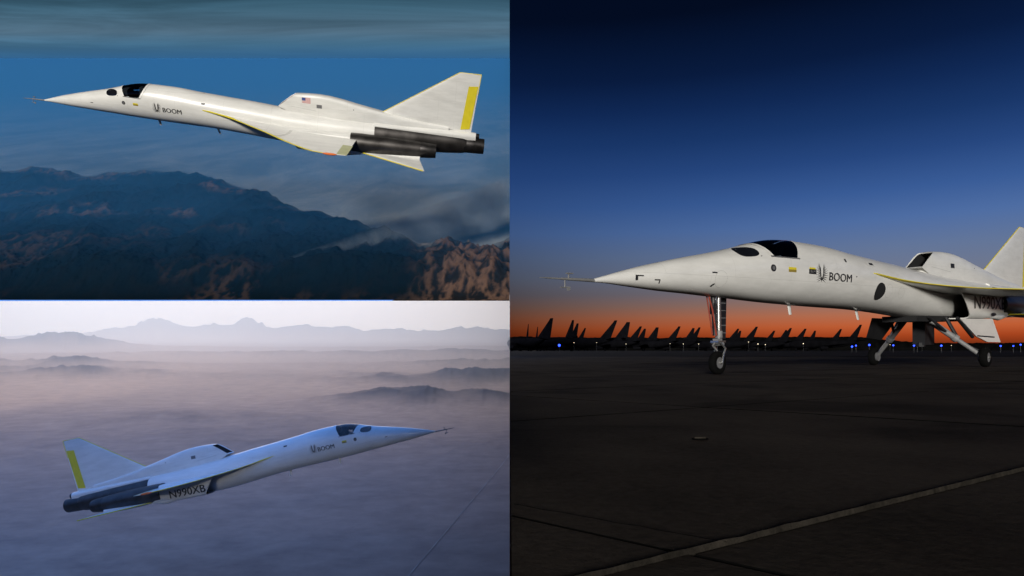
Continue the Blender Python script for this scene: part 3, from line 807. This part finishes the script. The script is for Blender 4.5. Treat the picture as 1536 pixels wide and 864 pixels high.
# ---- parked airliners against the afterglow
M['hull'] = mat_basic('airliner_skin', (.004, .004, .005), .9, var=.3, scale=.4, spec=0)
def airliner_mesh(nm, L, rad, fin_h, sweep, root_c, tip_c, tail_engine=False, ttail=False, wing=.45):
    mb = MB(); rg = []
    for f, r, dz in ((0, .05, -.25), (.015, .35, -.18), (.05, .75, -.06), (.11, 1, 0), (.3, 1, 0), (.62, 1, 0), (.78, .82, .15), (.9, .48, .42), (1.0, .1, .72)):
        rg.append([(f * L, r * rad * math.cos(2 * math.pi * k / 14), rad * 1.75 + dz * rad + r * rad * math.sin(2 * math.pi * k / 14)) for k in range(14)])
    mb.loft(rg)
    zt = rad * 1.75 + rad * .8; s0 = L * .86
    def lens(x0, z0, c, th): return [(x0 + c * (1 - math.cos(2 * math.pi * k / 12)) / 2, th * math.sin(2 * math.pi * k / 12), z0) for k in range(12)]
    mb.loft([lens(s0 - root_c * .35, zt - .6, root_c * 1.15, .3), lens(s0 - root_c * .25, zt, root_c, .28), lens(s0 - root_c * .25 + sweep * .93, fin_h * .93, tip_c * 1.1, .12), lens(s0 - root_c * .25 + sweep * 1.03, fin_h, tip_c * .85, .06)])
    hz = fin_h - .3 if ttail else zt - .3; hx = s0 - root_c * .25 + (sweep * .95 if ttail else root_c * .5)
    for sd in (-1, 1):
        mb.add([(hx, 0, hz), (hx + 3.0, sd * L * .17, hz + .5), (hx + 4.3, sd * L * .17, hz + .5), (hx + 3.4, 0, hz), (hx + 1, 0, hz + .35), (hx + 3.4, sd * L * .17, hz + .6)],
               [(0, 1, 5, 4), (4, 5, 2, 3), (3, 2, 1, 0), (1, 2, 5)])
        mb.add([(L * .36, sd * rad * .6, rad * 1.0), (L * .56, sd * L * wing, rad * 1.7), (L * .60, sd * L * wing, rad * 1.7), (L * .58, sd * rad * .6, rad * 1.0), (L * .45, sd * rad * .6, rad * 1.3), (L * .575, sd * L * wing, rad * 1.76)],
               [(0, 1, 5, 4), (4, 5, 2, 3), (3, 2, 1, 0), (1, 2, 5)])
        mb.tube([(L * .36, sd * L * .16, rad * .75), (L * .40, sd * L * .16, rad * .8), (L * .47, sd * L * .16, rad * .8)], [rad * .42, rad * .48, rad * .3], 10)
        mb.tube([(L * .5, sd * rad * 1.2, 0.0), (L * .5, sd * rad * 1.2, rad)], .35, 8)
    mb.tube([(L * .1, 0, 0), (L * .1, 0, rad)], .28, 8)
    if tail_engine: mb.tube([(s0 - 2, 0, zt + 1.3), (s0 + 1, 0, zt + 1.4), (s0 + 5, 0, zt + 1.2)], [1.1, 1.3, .8], 12)
    o = mb.build(nm, M['hull'], None, angle=40); me = o.data; bpy.data.objects.remove(o); return me
AM = {'n': (airliner_mesh('airliner', 33, 1.9, 12.2, 6.0, 4.6, 1.3), 12.2), 'w': (airliner_mesh('airliner', 58, 3.1, 18.2, 7.4, 8.2, 2.6), 18.2),
      't': (airliner_mesh('airliner', 36, 1.7, 9.6, 3.0, 4.6, 3.2, ttail=True), 9.6), 'v': (airliner_mesh('airliner', 30, 1.9, 12.2, 9.6, 10.0, 2.6, wing=.2), 12.2), 'd': (airliner_mesh('airliner', 50, 3.0, 17.2, 6.2, 6.4, 2.0, tail_engine=True), 17.2)}
tails = [(793, 486, 'v'), (807, 490, 'v'), (830, 477, 'v'), (861, 480, 'w'), (868, 485, 'd'), (879, 492, 'n'), (926, 480.5, 'n'), (945, 483, 'w'), (963, 489.5, 'n'), (969, 493, 'd'), (988, 491, 'w'), (1021, 489.5, 'n'),
         (1042, 492, 'd'), (1051, 491, 'n'), (1109, 493, 'n'), (1112, 496, 'd'), (1137, 490, 'n'), (1163, 496, 'n'), (1181, 495, 'd'), (1188, 492, 'n'), (1210, 493, 'n'), (1224, 496, 'd'), (1263, 493.5, 'n'), (1293, 487, 'n')]
ORD = ['first', 'second', 'third', 'fourth', 'fifth', 'sixth', 'seventh', 'eighth', 'ninth', 'tenth', 'eleventh', 'twelfth', 'thirteenth', 'fourteenth', 'fifteenth', 'sixteenth', 'seventeenth',
       'eighteenth', 'nineteenth', 'twentieth', 'twenty-first', 'twenty-second', 'twenty-third', 'twenty-fourth', 'twenty-fifth', 'twenty-sixth']
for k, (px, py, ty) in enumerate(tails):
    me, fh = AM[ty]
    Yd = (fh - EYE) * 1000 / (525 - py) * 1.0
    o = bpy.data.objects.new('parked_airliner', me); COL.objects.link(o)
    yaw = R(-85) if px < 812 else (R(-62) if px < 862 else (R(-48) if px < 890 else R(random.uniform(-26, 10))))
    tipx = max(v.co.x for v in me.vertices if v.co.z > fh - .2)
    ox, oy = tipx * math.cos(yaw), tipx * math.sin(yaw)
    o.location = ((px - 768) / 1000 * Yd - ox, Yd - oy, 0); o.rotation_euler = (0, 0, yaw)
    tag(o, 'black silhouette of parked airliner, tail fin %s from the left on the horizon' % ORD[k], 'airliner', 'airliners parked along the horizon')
# low dark wood closing the horizon behind them
mb = MB(); rows = [[], [], []]
for k in range(420):
    x = -4 + k * 2.1; Yw = 640 + 30 * math.sin(x / 90)
    f = (x / Yw * 1000 + 768)
    hgt = 13.2 - max(0, min(1, (f - 1300) / 90)) * 6.0 + 1.2 * noise.fractal((x * .03, 0, 0), 1, 2, 4) + .7 * noise.noise((x * .3, 4, 0))
    rows[0].append((x, Yw, -.2)); rows[1].append((x, Yw + 2, hgt * .8)); rows[2].append((x, Yw + 14, hgt))
mb.loft(rows, False, False, closed=False)
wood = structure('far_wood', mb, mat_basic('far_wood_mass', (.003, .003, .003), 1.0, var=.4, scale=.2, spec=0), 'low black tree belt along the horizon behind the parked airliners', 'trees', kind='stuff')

# ---- airfield lights
def mat_emit(name, col, st):
    m, n, l, b = mat_new(name); b.inputs['Base Color'].default_value = (*col, 1)
    b.inputs['Emission Color'].default_value = (*col, 1); b.inputs['Emission Strength'].default_value = st; return m
M['lamp_blue'] = mat_emit('blue_lamp', (.02, .06, 1.0), 5); M['lamp_white'] = mat_emit('warm_lamp', (1.0, .82, .55), 2.5)
def lamp_data(r):
    a = MB(); a.tube([(0, 0, -1), (0, 0, -.02)], .012, 8); pm = a.build('post', M['grey']); 
    b = MB(); rg = []
    for k in range(7):
        t = -math.pi / 2 + math.pi * k / 6
        rg.append([(r * max(math.cos(t), .02) * math.cos(2 * math.pi * j / 12), r * max(math.cos(t), .02) * math.sin(2 * math.pi * j / 12), r * math.sin(t)) for j in range(12)])
    b.loft(rg); lm = b.build('lamp', M['lamp_blue'])
    d = (pm.data, lm.data); bpy.data.objects.remove(pm); bpy.data.objects.remove(lm); return d
LB = lamp_data(.19)
blue = [(839, 518), (1076, 517), (1278, 520), (1284, 518.3), (1304, 517.5), (1340, 518), (1371, 518.3), (1376, 518), (1412, 518.5), (1501, 519), (1520, 519), (1531, 517)]
white = [(861, 514), (895, 514), (939, 516), (1005, 515.5), (1025, 516), (1048, 516), (1123, 513), (1137, 516), (1148, 517), (1205, 515.5), (1335, 517), (1383, 518), (1427, 518)]
def lamp(px, py, Yd, sc, mat, nm, label, cat, grp):
    x = (px - 768) / 1000 * Yd; z = EYE + (525 - py) / 1000 * Yd
    r_ = empty(nm, (x, Yd, 0))
    p = bpy.data.objects.new('post', LB[0]); COL.objects.link(p); p.parent = r_; p.location = (0, 0, z); p.scale = (1, 1, z)
    q = bpy.data.objects.new('lamp', LB[1]); COL.objects.link(q); q.parent = r_; q.location = (0, 0, z); q.scale = (sc, sc, sc)
    q.material_slots[0].link = 'OBJECT'; q.material_slots[0].material = mat
    tag(r_, label, cat, grp)
for k, (px, py) in enumerate(blue):
    lamp(px, py, 118 + 7 * (k % 3), 1.15 if k == 0 else random.uniform(.62, .95), M['lamp_blue'], 'taxiway_light', 'glowing blue taxiway light on a short post, the %s blue light from the left' % ORD[k], 'taxiway light', 'blue taxiway lights')
for k, (px, py) in enumerate(white):
    lamp(px, py, 205 + 9 * (k % 4), random.uniform(.35, .85), M['lamp_white'], 'apron_light', 'small warm white lamp under the parked airliners, the %s white light from the left' % ORD[k], 'lamp', 'white lamps on the far apron')

# ------------------------------------------------------------------ upper left: mountains and plain under a streaked blue sky
ST, SL = .435, (525 - 90) / 1000
TF, TB = 28.5, 1000.0
KT = TF * (.435 - .0738)
def zt_plane(y): return EYE + .435 * y - KT
def smooth(a, b, x):
    t = min(max((x - a) / (b - a), 0), 1); return t * t * (3 - 2 * t)
RIDGE = [(-400, 262), (0, 258), (60, 254), (120, 262), (180, 258), (250, 254), (310, 264), (345, 276), (400, 297), (440, 316), (520, 336), (560, 350), (600, 366), (640, 376), (700, 372), (765, 368), (900, 366)]
def top_relief(x, y):
    u, v = 768 + 1000 * x / y, 90 + KT * 1000 / y
    rb = lerp_tab(RIDGE, u)[0] + 5 * noise.noise((u * .02, 1, 0))
    m = smooth(rb - 4, rb + 26, v)
    edge = smooth(TF, TF + 2.5, y)
    n1 = noise.ridged_multi_fractal((x * .085, y * .06, 3.1), .95, 2.1, 5, .95, 2.0)
    n2 = noise.ridged_multi_fractal((x * .42, y * .30, 7.7), .9, 2.2, 5, 1.0, 2.0)
    h = m * (.55 * n1 + .30 * n2) * (1.15 - .35 * smooth(380, 451, v)) + .05 * m * noise.fractal((x * 3, y * 2.2, 0), .8, 2, 4)
    # right-hand knot of brown, sunlit-toned ridges
    kn = smooth(600, 680, u) * smooth(372, 392, v)
    h = h * (1 - .4 * kn) + kn * .42 * n2
    h += .10 * (1 - m) * max(0, noise.fractal((x * .05, y * .02, 2), 1, 2, 4)) * smooth(60, 100, y)
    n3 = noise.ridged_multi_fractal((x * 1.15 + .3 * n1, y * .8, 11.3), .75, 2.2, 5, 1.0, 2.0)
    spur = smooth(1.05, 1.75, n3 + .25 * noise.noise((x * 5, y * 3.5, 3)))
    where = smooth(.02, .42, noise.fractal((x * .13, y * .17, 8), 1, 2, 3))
    sunlit_rock = min(1, spur * (.03 + .62 * where) * (1 - .72 * smooth(310, 420, v)) * (1 - kn) + kn * (.05 + .62 * spur))  # ridge spurs get the low sun's tone as colour
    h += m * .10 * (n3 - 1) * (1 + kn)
    return max(0, h) * edge, m, sunlit_rock

def grid_terrain(name, t0, t1, nt, y0, y1, ny, fn, base, mat, attrs):
    vs_, at = [], []
    for j in range(ny + 1):
        f = j / ny; y = 1 / (1 / y0 + (1 / y1 - 1 / y0) * (f * .72 + .28 * f ** 3))
        for i in range(nt + 1):
            x = (t0 + (t1 - t0) * i / nt) * y
            r_ = fn(x, y); vs_.append((x, y, base(y) + r_[0])); at.append(r_[1:])
    n = nt + 1
    fs = [(j * n + i, j * n + i + 1, (j + 1) * n + i + 1, (j + 1) * n + i) for j in range(ny) for i in range(nt)]
    me = bpy.data.meshes.new(name); me.from_pydata(vs_, [], fs)
    for k, a in enumerate(attrs):
        ad = me.attributes.new(a, 'FLOAT', 'POINT'); ad.data.foreach_set('value', [q[k] for q in at])
    me.polygons.foreach_set('use_smooth', [True] * len(me.polygons)); me.materials.append(mat); me.update()
    o = bpy.data.objects.new(name, me); COL.objects.link(o); tag(o, kind='structure'); return o

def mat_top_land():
    m, n, l, b = mat_new('mountain_shade_cover')
    a1 = n.new('ShaderNodeAttribute'); a1.attribute_name = 'hill'; a2 = n.new('ShaderNodeAttribute'); a2.attribute_name = 'sunlit_rock'
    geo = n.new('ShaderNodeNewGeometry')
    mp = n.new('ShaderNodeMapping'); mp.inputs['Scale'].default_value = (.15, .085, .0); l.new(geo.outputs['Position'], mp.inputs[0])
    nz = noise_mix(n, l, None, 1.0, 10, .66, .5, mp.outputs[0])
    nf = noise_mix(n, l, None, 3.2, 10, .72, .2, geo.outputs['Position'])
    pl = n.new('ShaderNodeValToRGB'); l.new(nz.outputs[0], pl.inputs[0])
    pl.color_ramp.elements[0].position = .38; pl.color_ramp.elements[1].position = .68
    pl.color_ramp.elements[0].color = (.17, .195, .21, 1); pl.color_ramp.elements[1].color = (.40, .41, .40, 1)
    fo = n.new('ShaderNodeMix'); fo.data_type = 'RGBA'; l.new(nf.outputs[0], fo.inputs[0]); fo.inputs[6].default_value = (.002, .006, .010, 1); fo.inputs[7].default_value = (.005, .012, .018, 1)  # slopes in shadow, painted as a near-black blue over the scrub
    ro = n.new('ShaderNodeMix'); ro.data_type = 'RGBA'; l.new(nf.outputs[0], ro.inputs[0]); ro.inputs[6].default_value = (.13, .075, .052, 1); ro.inputs[7].default_value = (.25, .145, .10, 1)  # brown rock of the sunlit ridges, their light painted into the colour
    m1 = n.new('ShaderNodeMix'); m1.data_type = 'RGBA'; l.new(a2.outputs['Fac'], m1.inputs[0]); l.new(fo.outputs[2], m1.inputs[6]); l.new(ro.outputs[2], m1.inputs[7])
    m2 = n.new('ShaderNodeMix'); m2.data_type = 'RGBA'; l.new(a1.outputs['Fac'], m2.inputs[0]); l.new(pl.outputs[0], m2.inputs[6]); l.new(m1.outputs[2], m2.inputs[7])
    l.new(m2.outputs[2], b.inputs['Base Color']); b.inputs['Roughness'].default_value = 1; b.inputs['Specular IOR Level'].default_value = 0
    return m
TR = TD - .0006
grid_terrain('mountain_land', -1.05, TR, 620, TF, TB, 440, top_relief, zt_plane, mat_top_land(), ['hill', 'sunlit_rock'])
# added edge-on sheet, unseen from the camera, keeping sun off the desert
mb = MB(); sl = (525 - 451) / 1000
mb.add([(-90, .5, EYE + sl * .5), (-.28 * .5, .5, EYE + sl * .5), (-.28 * 24, 24, EYE + sl * 24 - .003), (TR * 28.4, 28.4, EYE + sl * 28.4 - .004), (-90, 28.4, EYE + sl * 28.4 - .004)], [(0, 1, 2, 3, 4)])
structure('sun_shade_sheet', mb, mat_basic('shade_sheet_skin', (.02, .022, .024), 1.0, spec=0), smooth=False)

def mat_sky_top():
    m, n, l, b = mat_new('streaked_sky'); out = n['Material Output']; n.remove(b)
    em = n.new('ShaderNodeEmission'); l.new(em.outputs[0], out.inputs[0])
    geo = n.new('ShaderNodeNewGeometry'); sp = n.new('ShaderNodeSeparateXYZ'); l.new(geo.outputs['Position'], sp.inputs[0])
    mr = n.new('ShaderNodeMapRange'); l.new(sp.outputs[2], mr.inputs[0]); mr.inputs[1].default_value = 410; mr.inputs[2].default_value = 560
    r = n.new('ShaderNodeValToRGB'); l.new(mr.outputs[0], r.inputs[0])
    cs = [(0, (48, 98, 146)), (.27, (50, 99, 142)), (.42, (66, 106, 134)), (.55, (78, 106, 126)), (.8, (60, 94, 114)), (1, (44, 78, 98))]
    e = r.color_ramp.elements; e[0].position = 0; e[0].color = (*s2l(cs[0][1]), 1); e[1].position = cs[1][0]; e[1].color = (*s2l(cs[1][1]), 1)
    for p_, c_ in cs[2:]: q = e.new(p_); q.color = (*s2l(c_), 1)
    mp = n.new('ShaderNodeMapping'); mp.inputs['Scale'].default_value = (.0022, .0, .030); mp.inputs['Rotation'].default_value = (0, R(-1.5), 0); l.new(geo.outputs['Position'], mp.inputs[0])
    nz = noise_mix(n, l, None, 1.0, 7, .58, .6, mp.outputs[0])
    st = n.new('ShaderNodeMapRange'); l.new(nz.outputs[0], st.inputs[0]); st.inputs[1].default_value = .38; st.inputs[2].default_value = .64; st.inputs[3].default_value = .78; st.inputs[4].default_value = 1.28
    fd = n.new('ShaderNodeMapRange'); l.new(mr.outputs[0], fd.inputs[0]); fd.inputs[1].default_value = .24; fd.inputs[2].default_value = .5
    mx = n.new('ShaderNodeMix'); mx.data_type = 'RGBA'; mx.blend_type = 'MULTIPLY'; l.new(fd.outputs[0], mx.inputs[0]); l.new(r.outputs[0], mx.inputs[6]); l.new(st.outputs[0], mx.inputs[7])
    l.new(mx.outputs[2], em.inputs[0]); return m
mb = MB(); YB = 1030
mb.add([(-1250, YB, 380), (TR * YB, YB, 380), (TR * YB, YB, 900), (-1250, YB, 900)], [(0, 1, 2, 3)])
structure('sky', mb, mat_sky_top(), smooth=False)

def haze_box(name, mat, y0, y1, zb0, zt0, zb1, zt1, label):
    mb = MB(); a, b_ = -1.08, TD - .0003
    mb.add([(a * y0, y0, zb0), (b_ * y0, y0, zb0), (b_ * y0, y0, zt0), (a * y0, y0, zt0), (a * y1, y1, zb1), (b_ * y1, y1, zb1), (b_ * y1, y1, zt1), (a * y1, y1, zt1)],
           [(0, 1, 2, 3), (7, 6, 5, 4), (0, 4, 5, 1), (3, 2, 6, 7), (1, 5, 6, 2), (0, 3, 7, 4)])
    o = mb.build(name, mat, None, smooth=False); tag(o, label, 'haze', None, 'stuff'); return o
def mat_haze(name, col, dens, g):
    m = bpy.data.materials.new(name); m.use_nodes = True; n, l = m.node_tree.nodes, m.node_tree.links; n.clear()
    out = n.new('ShaderNodeOutputMaterial'); v = n.new('ShaderNodeVolumePrincipled'); l.new(v.outputs[0], out.inputs['Volume'])
    v.inputs['Color'].default_value = (*col, 1); v.inputs['Density'].default_value = dens; v.inputs['Anisotropy'].default_value = g
    return m
haze_box('haze', mat_haze('blue_air', (.085, .40, .90), .0330, 0.0), TF - .05, 1012, EYE + sl * (TF - .05) - .004, EYE + 6, zt_plane(1012) - 8, zt_plane(1012) + 13, 'blue air over the mountains and plain')

# ------------------------------------------------------------------ lower left: pale hazy desert
HB = 12.0
def zb_plane(y): return EYE + .03 * y - HB
def low_relief(x, y):
    u, v = 768 + 1000 * x / y, 495 + HB * 1000 / y
    h = .10 * noise.fractal((x * .02, y * .012, 1), 1, 2, 5) * min(1, y / 60) + .03 * noise.fractal((x * .3, y * .2, 4), 1, 2, 4)
    def ridge(Yr, wid, prof, seed, rough):
        g_ = math.exp(-((y - Yr) / wid) ** 2)
        if g_ < .004: return 0
        a = lerp_tab(prof, u)[0]
        nn = noise.ridged_multi_fractal((x * rough * 1.3, y * rough * .9, seed), .62, 2.15, 8, .9, 1.8)
        return g_ * max(0, a) / 1000 * Yr * (.46 + .36 * nn)
    h += ridge(112, 11, [(300, 0), (430, 4), (500, 10), (560, 19), (600, 27), (640, 22), (700, 21), (765, 18), (900, 15)], 1.3, .07)
    h += ridge(150, 18, [(300, 2), (480, 6), (560, 12), (640, 20), (765, 22)], 4.3, .05)
    h += ridge(88, 14, [(0, 0), (150, 6), (260, 9), (380, 8), (480, 6), (560, 3), (700, 1)], 6.1, .06)
    h += ridge(70, 9, [(-300, 7), (0, 9), (90, 6), (200, 3), (330, 6), (450, 8), (560, 4), (765, 6)], 9.4, .09)
    h += ridge(172, 20, [(-300, 12), (0, 14), (120, 16), (230, 10), (340, 6), (460, 8), (600, 4), (765, 3)], 7.7, .05)
    h += ridge(215, 22, [(-200, 14), (0, 12), (60, 15), (120, 17), (190, 10), (300, 6), (420, 5), (560, 8), (680, 12), (765, 14)], 2.2, .035)
    h += ridge(300, 30, [(-200, 6), (0, 5), (200, 8), (400, 10), (600, 12), (765, 13)], 8.2, .03)
    h += ridge(430, 36, [(-300, 18), (0, 24), (50, 27), (85, 31), (130, 24), (180, 13), (260, 6), (400, 3), (765, 5)], 5.2, .018)
    h += ridge(840, 60, [(-300, 4), (60, 8), (100, 16), (150, 24), (200, 33), (250, 40), (290, 36), (330, 37), (380, 36), (430, 35), (470, 30), (510, 24), (560, 20), (650, 22), (765, 22)], 3.3, .010)
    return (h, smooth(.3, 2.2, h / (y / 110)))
def mat_desert():
    m, n, l, b = mat_new('desert_floor'); geo = n.new('ShaderNodeNewGeometry')
    mp = n.new('ShaderNodeMapping'); mp.inputs['Scale'].default_value = (.16, .22, .3); l.new(geo.outputs['Position'], mp.inputs[0])
    nz = noise_mix(n, l, None, 2.2, 12, .74, .15, mp.outputs[0])
    r = n.new('ShaderNodeValToRGB'); l.new(nz.outputs[0], r.inputs[0]); r.color_ramp.elements[0].position = .33; r.color_ramp.elements[1].position = .68
    r.color_ramp.elements[0].color = (.27, .185, .145, 1); r.color_ramp.elements[1].color = (.42, .29, .22, 1)
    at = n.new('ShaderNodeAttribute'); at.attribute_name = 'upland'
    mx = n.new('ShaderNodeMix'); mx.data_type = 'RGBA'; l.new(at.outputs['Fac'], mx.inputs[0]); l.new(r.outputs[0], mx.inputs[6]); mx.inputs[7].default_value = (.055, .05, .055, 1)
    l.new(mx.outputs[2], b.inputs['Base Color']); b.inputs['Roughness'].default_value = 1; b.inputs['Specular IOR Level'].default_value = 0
    return m
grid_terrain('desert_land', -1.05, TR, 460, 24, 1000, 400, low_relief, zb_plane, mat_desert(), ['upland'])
# faint straight road across the desert
mb = MB(); up, dn = [], []
pa, pb = (600, 880), (765, 684)
for k in range(90):
    u = pa[0] + (pb[0] - pa[0]) * k / 89; v = pa[1] + (pb[1] - pa[1]) * k / 89
    y = HB * 1000 / (v - 495); x = min((u - 768) / 1000 * y, TR * y - .05)
    z = zb_plane(y) + low_relief(x, y)[0] + .03
    up.append((x - .028, y, z)); dn.append((x + .028, y, z))
mb.loft([up, dn], False, False, closed=False)
structure('desert_road', mb, mat_basic('pale_road', (.42, .33, .27), .9, var=.25, scale=.8, spec=0), smooth=False)
# the lower sky: warm at the horizon, blue overhead
def mat_sky_low():
    m, n, l, b = mat_new('pale_sky'); out = n['Material Output']; n.remove(b)
    em = n.new('ShaderNodeEmission'); l.new(em.outputs[0], out.inputs[0])
    a = n.new('ShaderNodeAttribute'); a.attribute_name = 'height'
    r = n.new('ShaderNodeValToRGB'); l.new(a.outputs['Fac'], r.inputs[0])
    e = r.color_ramp.elements; e[0].position = 0; e[0].color = (.72, .62, .52, 1); e[1].position = .05; e[1].color = (.80, .66, .53, 1)
    for p_, c_ in ((.135, (.82, .67, .53)), (.22, (.80, .70, .60)), (.3, (.78, .74, .72)), (.5, (.66, .71, .82)), (.75, (.47, .51, .63)), (.9, (.10, .18, .44)), (1, (.05, .138, .41))):
        q = e.new(p_); q.color = (*c_, 1)
    geo = n.new('ShaderNodeNewGeometry'); mp = n.new('ShaderNodeMapping'); mp.inputs['Scale'].default_value = (.0016, .0, .012); l.new(geo.outputs['Position'], mp.inputs[0])
    nz = noise_mix(n, l, None, 1.0, 5, .5, .4, mp.outputs[0]); st = n.new('ShaderNodeMapRange'); l.new(nz.outputs[0], st.inputs[0]); st.inputs[3].default_value = .86; st.inputs[4].default_value = 1.14
    mx = n.new('ShaderNodeMix'); mx.data_type = 'RGBA'; mx.blend_type = 'MULTIPLY'; mx.inputs[0].default_value = 1; l.new(r.outputs[0], mx.inputs[6]); l.new(st.outputs[0], mx.inputs[7])
    l.new(mx.outputs[2], em.inputs[0]); em.inputs[1].default_value = 2.6
    return m
prof = [(1025, -60, 0), (1025, 20, .02), (1025, 60, .08), (1025, 100, .13), (1022, 170, .22), (960, 210, .3), (500, 130, .5), (120, 28, .75), (60, 8.2, .9), (28.3, sl * 28.3 - .004, 1), (6, sl * 6 - .003, 1)]
vs_ = []; hv = []
for y, z, h in prof:
    for i in range(9):
        xl = min(-1.07 * y, -88); xr = TR * y - (5 if y < 30 else 0); vs_.append((xl + (xr - xl) * i / 8, y, EYE + z)); hv.append(h)
me = bpy.data.meshes.new('sky'); me.from_pydata(vs_, [], [(j * 9 + i, j * 9 + i + 1, (j + 1) * 9 + i + 1, (j + 1) * 9 + i) for j in range(len(prof) - 1) for i in range(8)])
ad = me.attributes.new('height', 'FLOAT', 'POINT'); ad.data.foreach_set('value', hv)
me.materials.append(mat_sky_low()); me.update()
o = bpy.data.objects.new('sky', me); COL.objects.link(o); tag(o, kind='structure')
haze_box('haze', mat_haze('pale_air', (.90, .95, 1.0), .0022, .5), 19.5, 1012, zb_plane(19.5) - 2, EYE + .0735 * 19.5, zb_plane(1012) - 3, EYE + 84, 'pale lavender haze over the desert')

# ---- brush-fire smoke drifting over the foothills
def mat_smoke():
    m = bpy.data.materials.new('smoke'); m.use_nodes = True; n, l = m.node_tree.nodes, m.node_tree.links; n.clear()
    out = n.new('ShaderNodeOutputMaterial'); v = n.new('ShaderNodeVolumePrincipled'); l.new(v.outputs[0], out.inputs['Volume'])
    v.inputs['Color'].default_value = (.78, .86, .95, 1); v.inputs['Anisotropy'].default_value = .0
    geo = n.new('ShaderNodeNewGeometry'); nz = noise_mix(n, l, None, .95, 7, .66, .5, geo.outputs['Position'])
    mr = n.new('ShaderNodeMapRange'); l.new(nz.outputs[0], mr.inputs[0])
    for i_, v_ in zip((1, 2, 3, 4), (.32, .68, 0.06, 1.0)): mr.inputs[i_].default_value = v_
    # denser along the plume's axis, thinning out to its sides
    xa, ya = on_top(425, 414); xb, yb = on_top(752, 362)
    A = Vector((xa, ya, zt_plane(ya) + .7)); Bq = Vector((xb, yb, zt_plane(yb) + 1.9)); d = (Bq - A).normalized()
    sb = n.new('ShaderNodeVectorMath'); sb.operation = 'SUBTRACT'; l.new(geo.outputs['Position'], sb.inputs[0]); sb.inputs[1].default_value = A
    dt = n.new('ShaderNodeVectorMath'); dt.operation = 'DOT_PRODUCT'; l.new(sb.outputs[0], dt.inputs[0]); dt.inputs[1].default_value = d
    cr = n.new('ShaderNodeVectorMath'); cr.operation = 'CROSS_PRODUCT'; l.new(sb.outputs[0], cr.inputs[0]); cr.inputs[1].default_value = d
    ln_ = n.new('ShaderNodeVectorMath'); ln_.operation = 'LENGTH'; l.new(cr.outputs[0], ln_.inputs[0])
    rad = n.new('ShaderNodeMath'); rad.operation = 'MULTIPLY_ADD'; l.new(dt.outputs['Value'], rad.inputs[0]); rad.inputs[1].default_value = .18; rad.inputs[2].default_value = .16
    q = n.new('ShaderNodeMath'); q.operation = 'DIVIDE'; l.new(ln_.outputs['Value'], q.inputs[0]); l.new(rad.outputs[0], q.inputs[1])
    fo = n.new('ShaderNodeMapRange'); fo.interpolation_type = 'SMOOTHSTEP'; l.new(q.outputs[0], fo.inputs[0])
    for i_, v_ in zip((1, 2, 3, 4), (.25, 1.0, 1.0, 0.0)): fo.inputs[i_].default_value = v_
    mu = n.new('ShaderNodeMath'); mu.operation = 'MULTIPLY'; l.new(mr.outputs[0], mu.inputs[0]); l.new(fo.outputs[0], mu.inputs[1])
    l.new(mu.outputs[0], v.inputs['Density']); return m
def on_top(u, v): 
    y = KT * 1000 / (v - 90); return (u - 768) / 1000 * y, y
mb = MB(); rg = []
for u, v, r_, up_ in ((425, 414, .10, .75), (465, 410, .32, .95), (520, 404, .60, 1.15), (580, 394, .95, 1.4), (640, 386, 1.3, 1.65), (700, 374, 1.65, 1.9), (752, 362, 1.95, 2.1)):
    x, y = on_top(u, v); c = Vector((x, y, zt_plane(y) + up_))
    rg.append([(min(c.x + r_ * .35 * math.cos(2 * math.pi * k / 16), TR * c.y - .06), c.y + r_ * .8 * math.cos(2 * math.pi * k / 16), c.z + r_ * (.75 * math.sin(2 * math.pi * k / 16)) + r_ * .35 * math.cos(2 * math.pi * k / 16)) for k in range(16)])
mb.loft(rg); o = mb.build('smoke', mat_smoke(), None)
tag(o, 'pale smoke plume drifting right from the foothills below the flying jet', 'smoke', None, 'stuff')
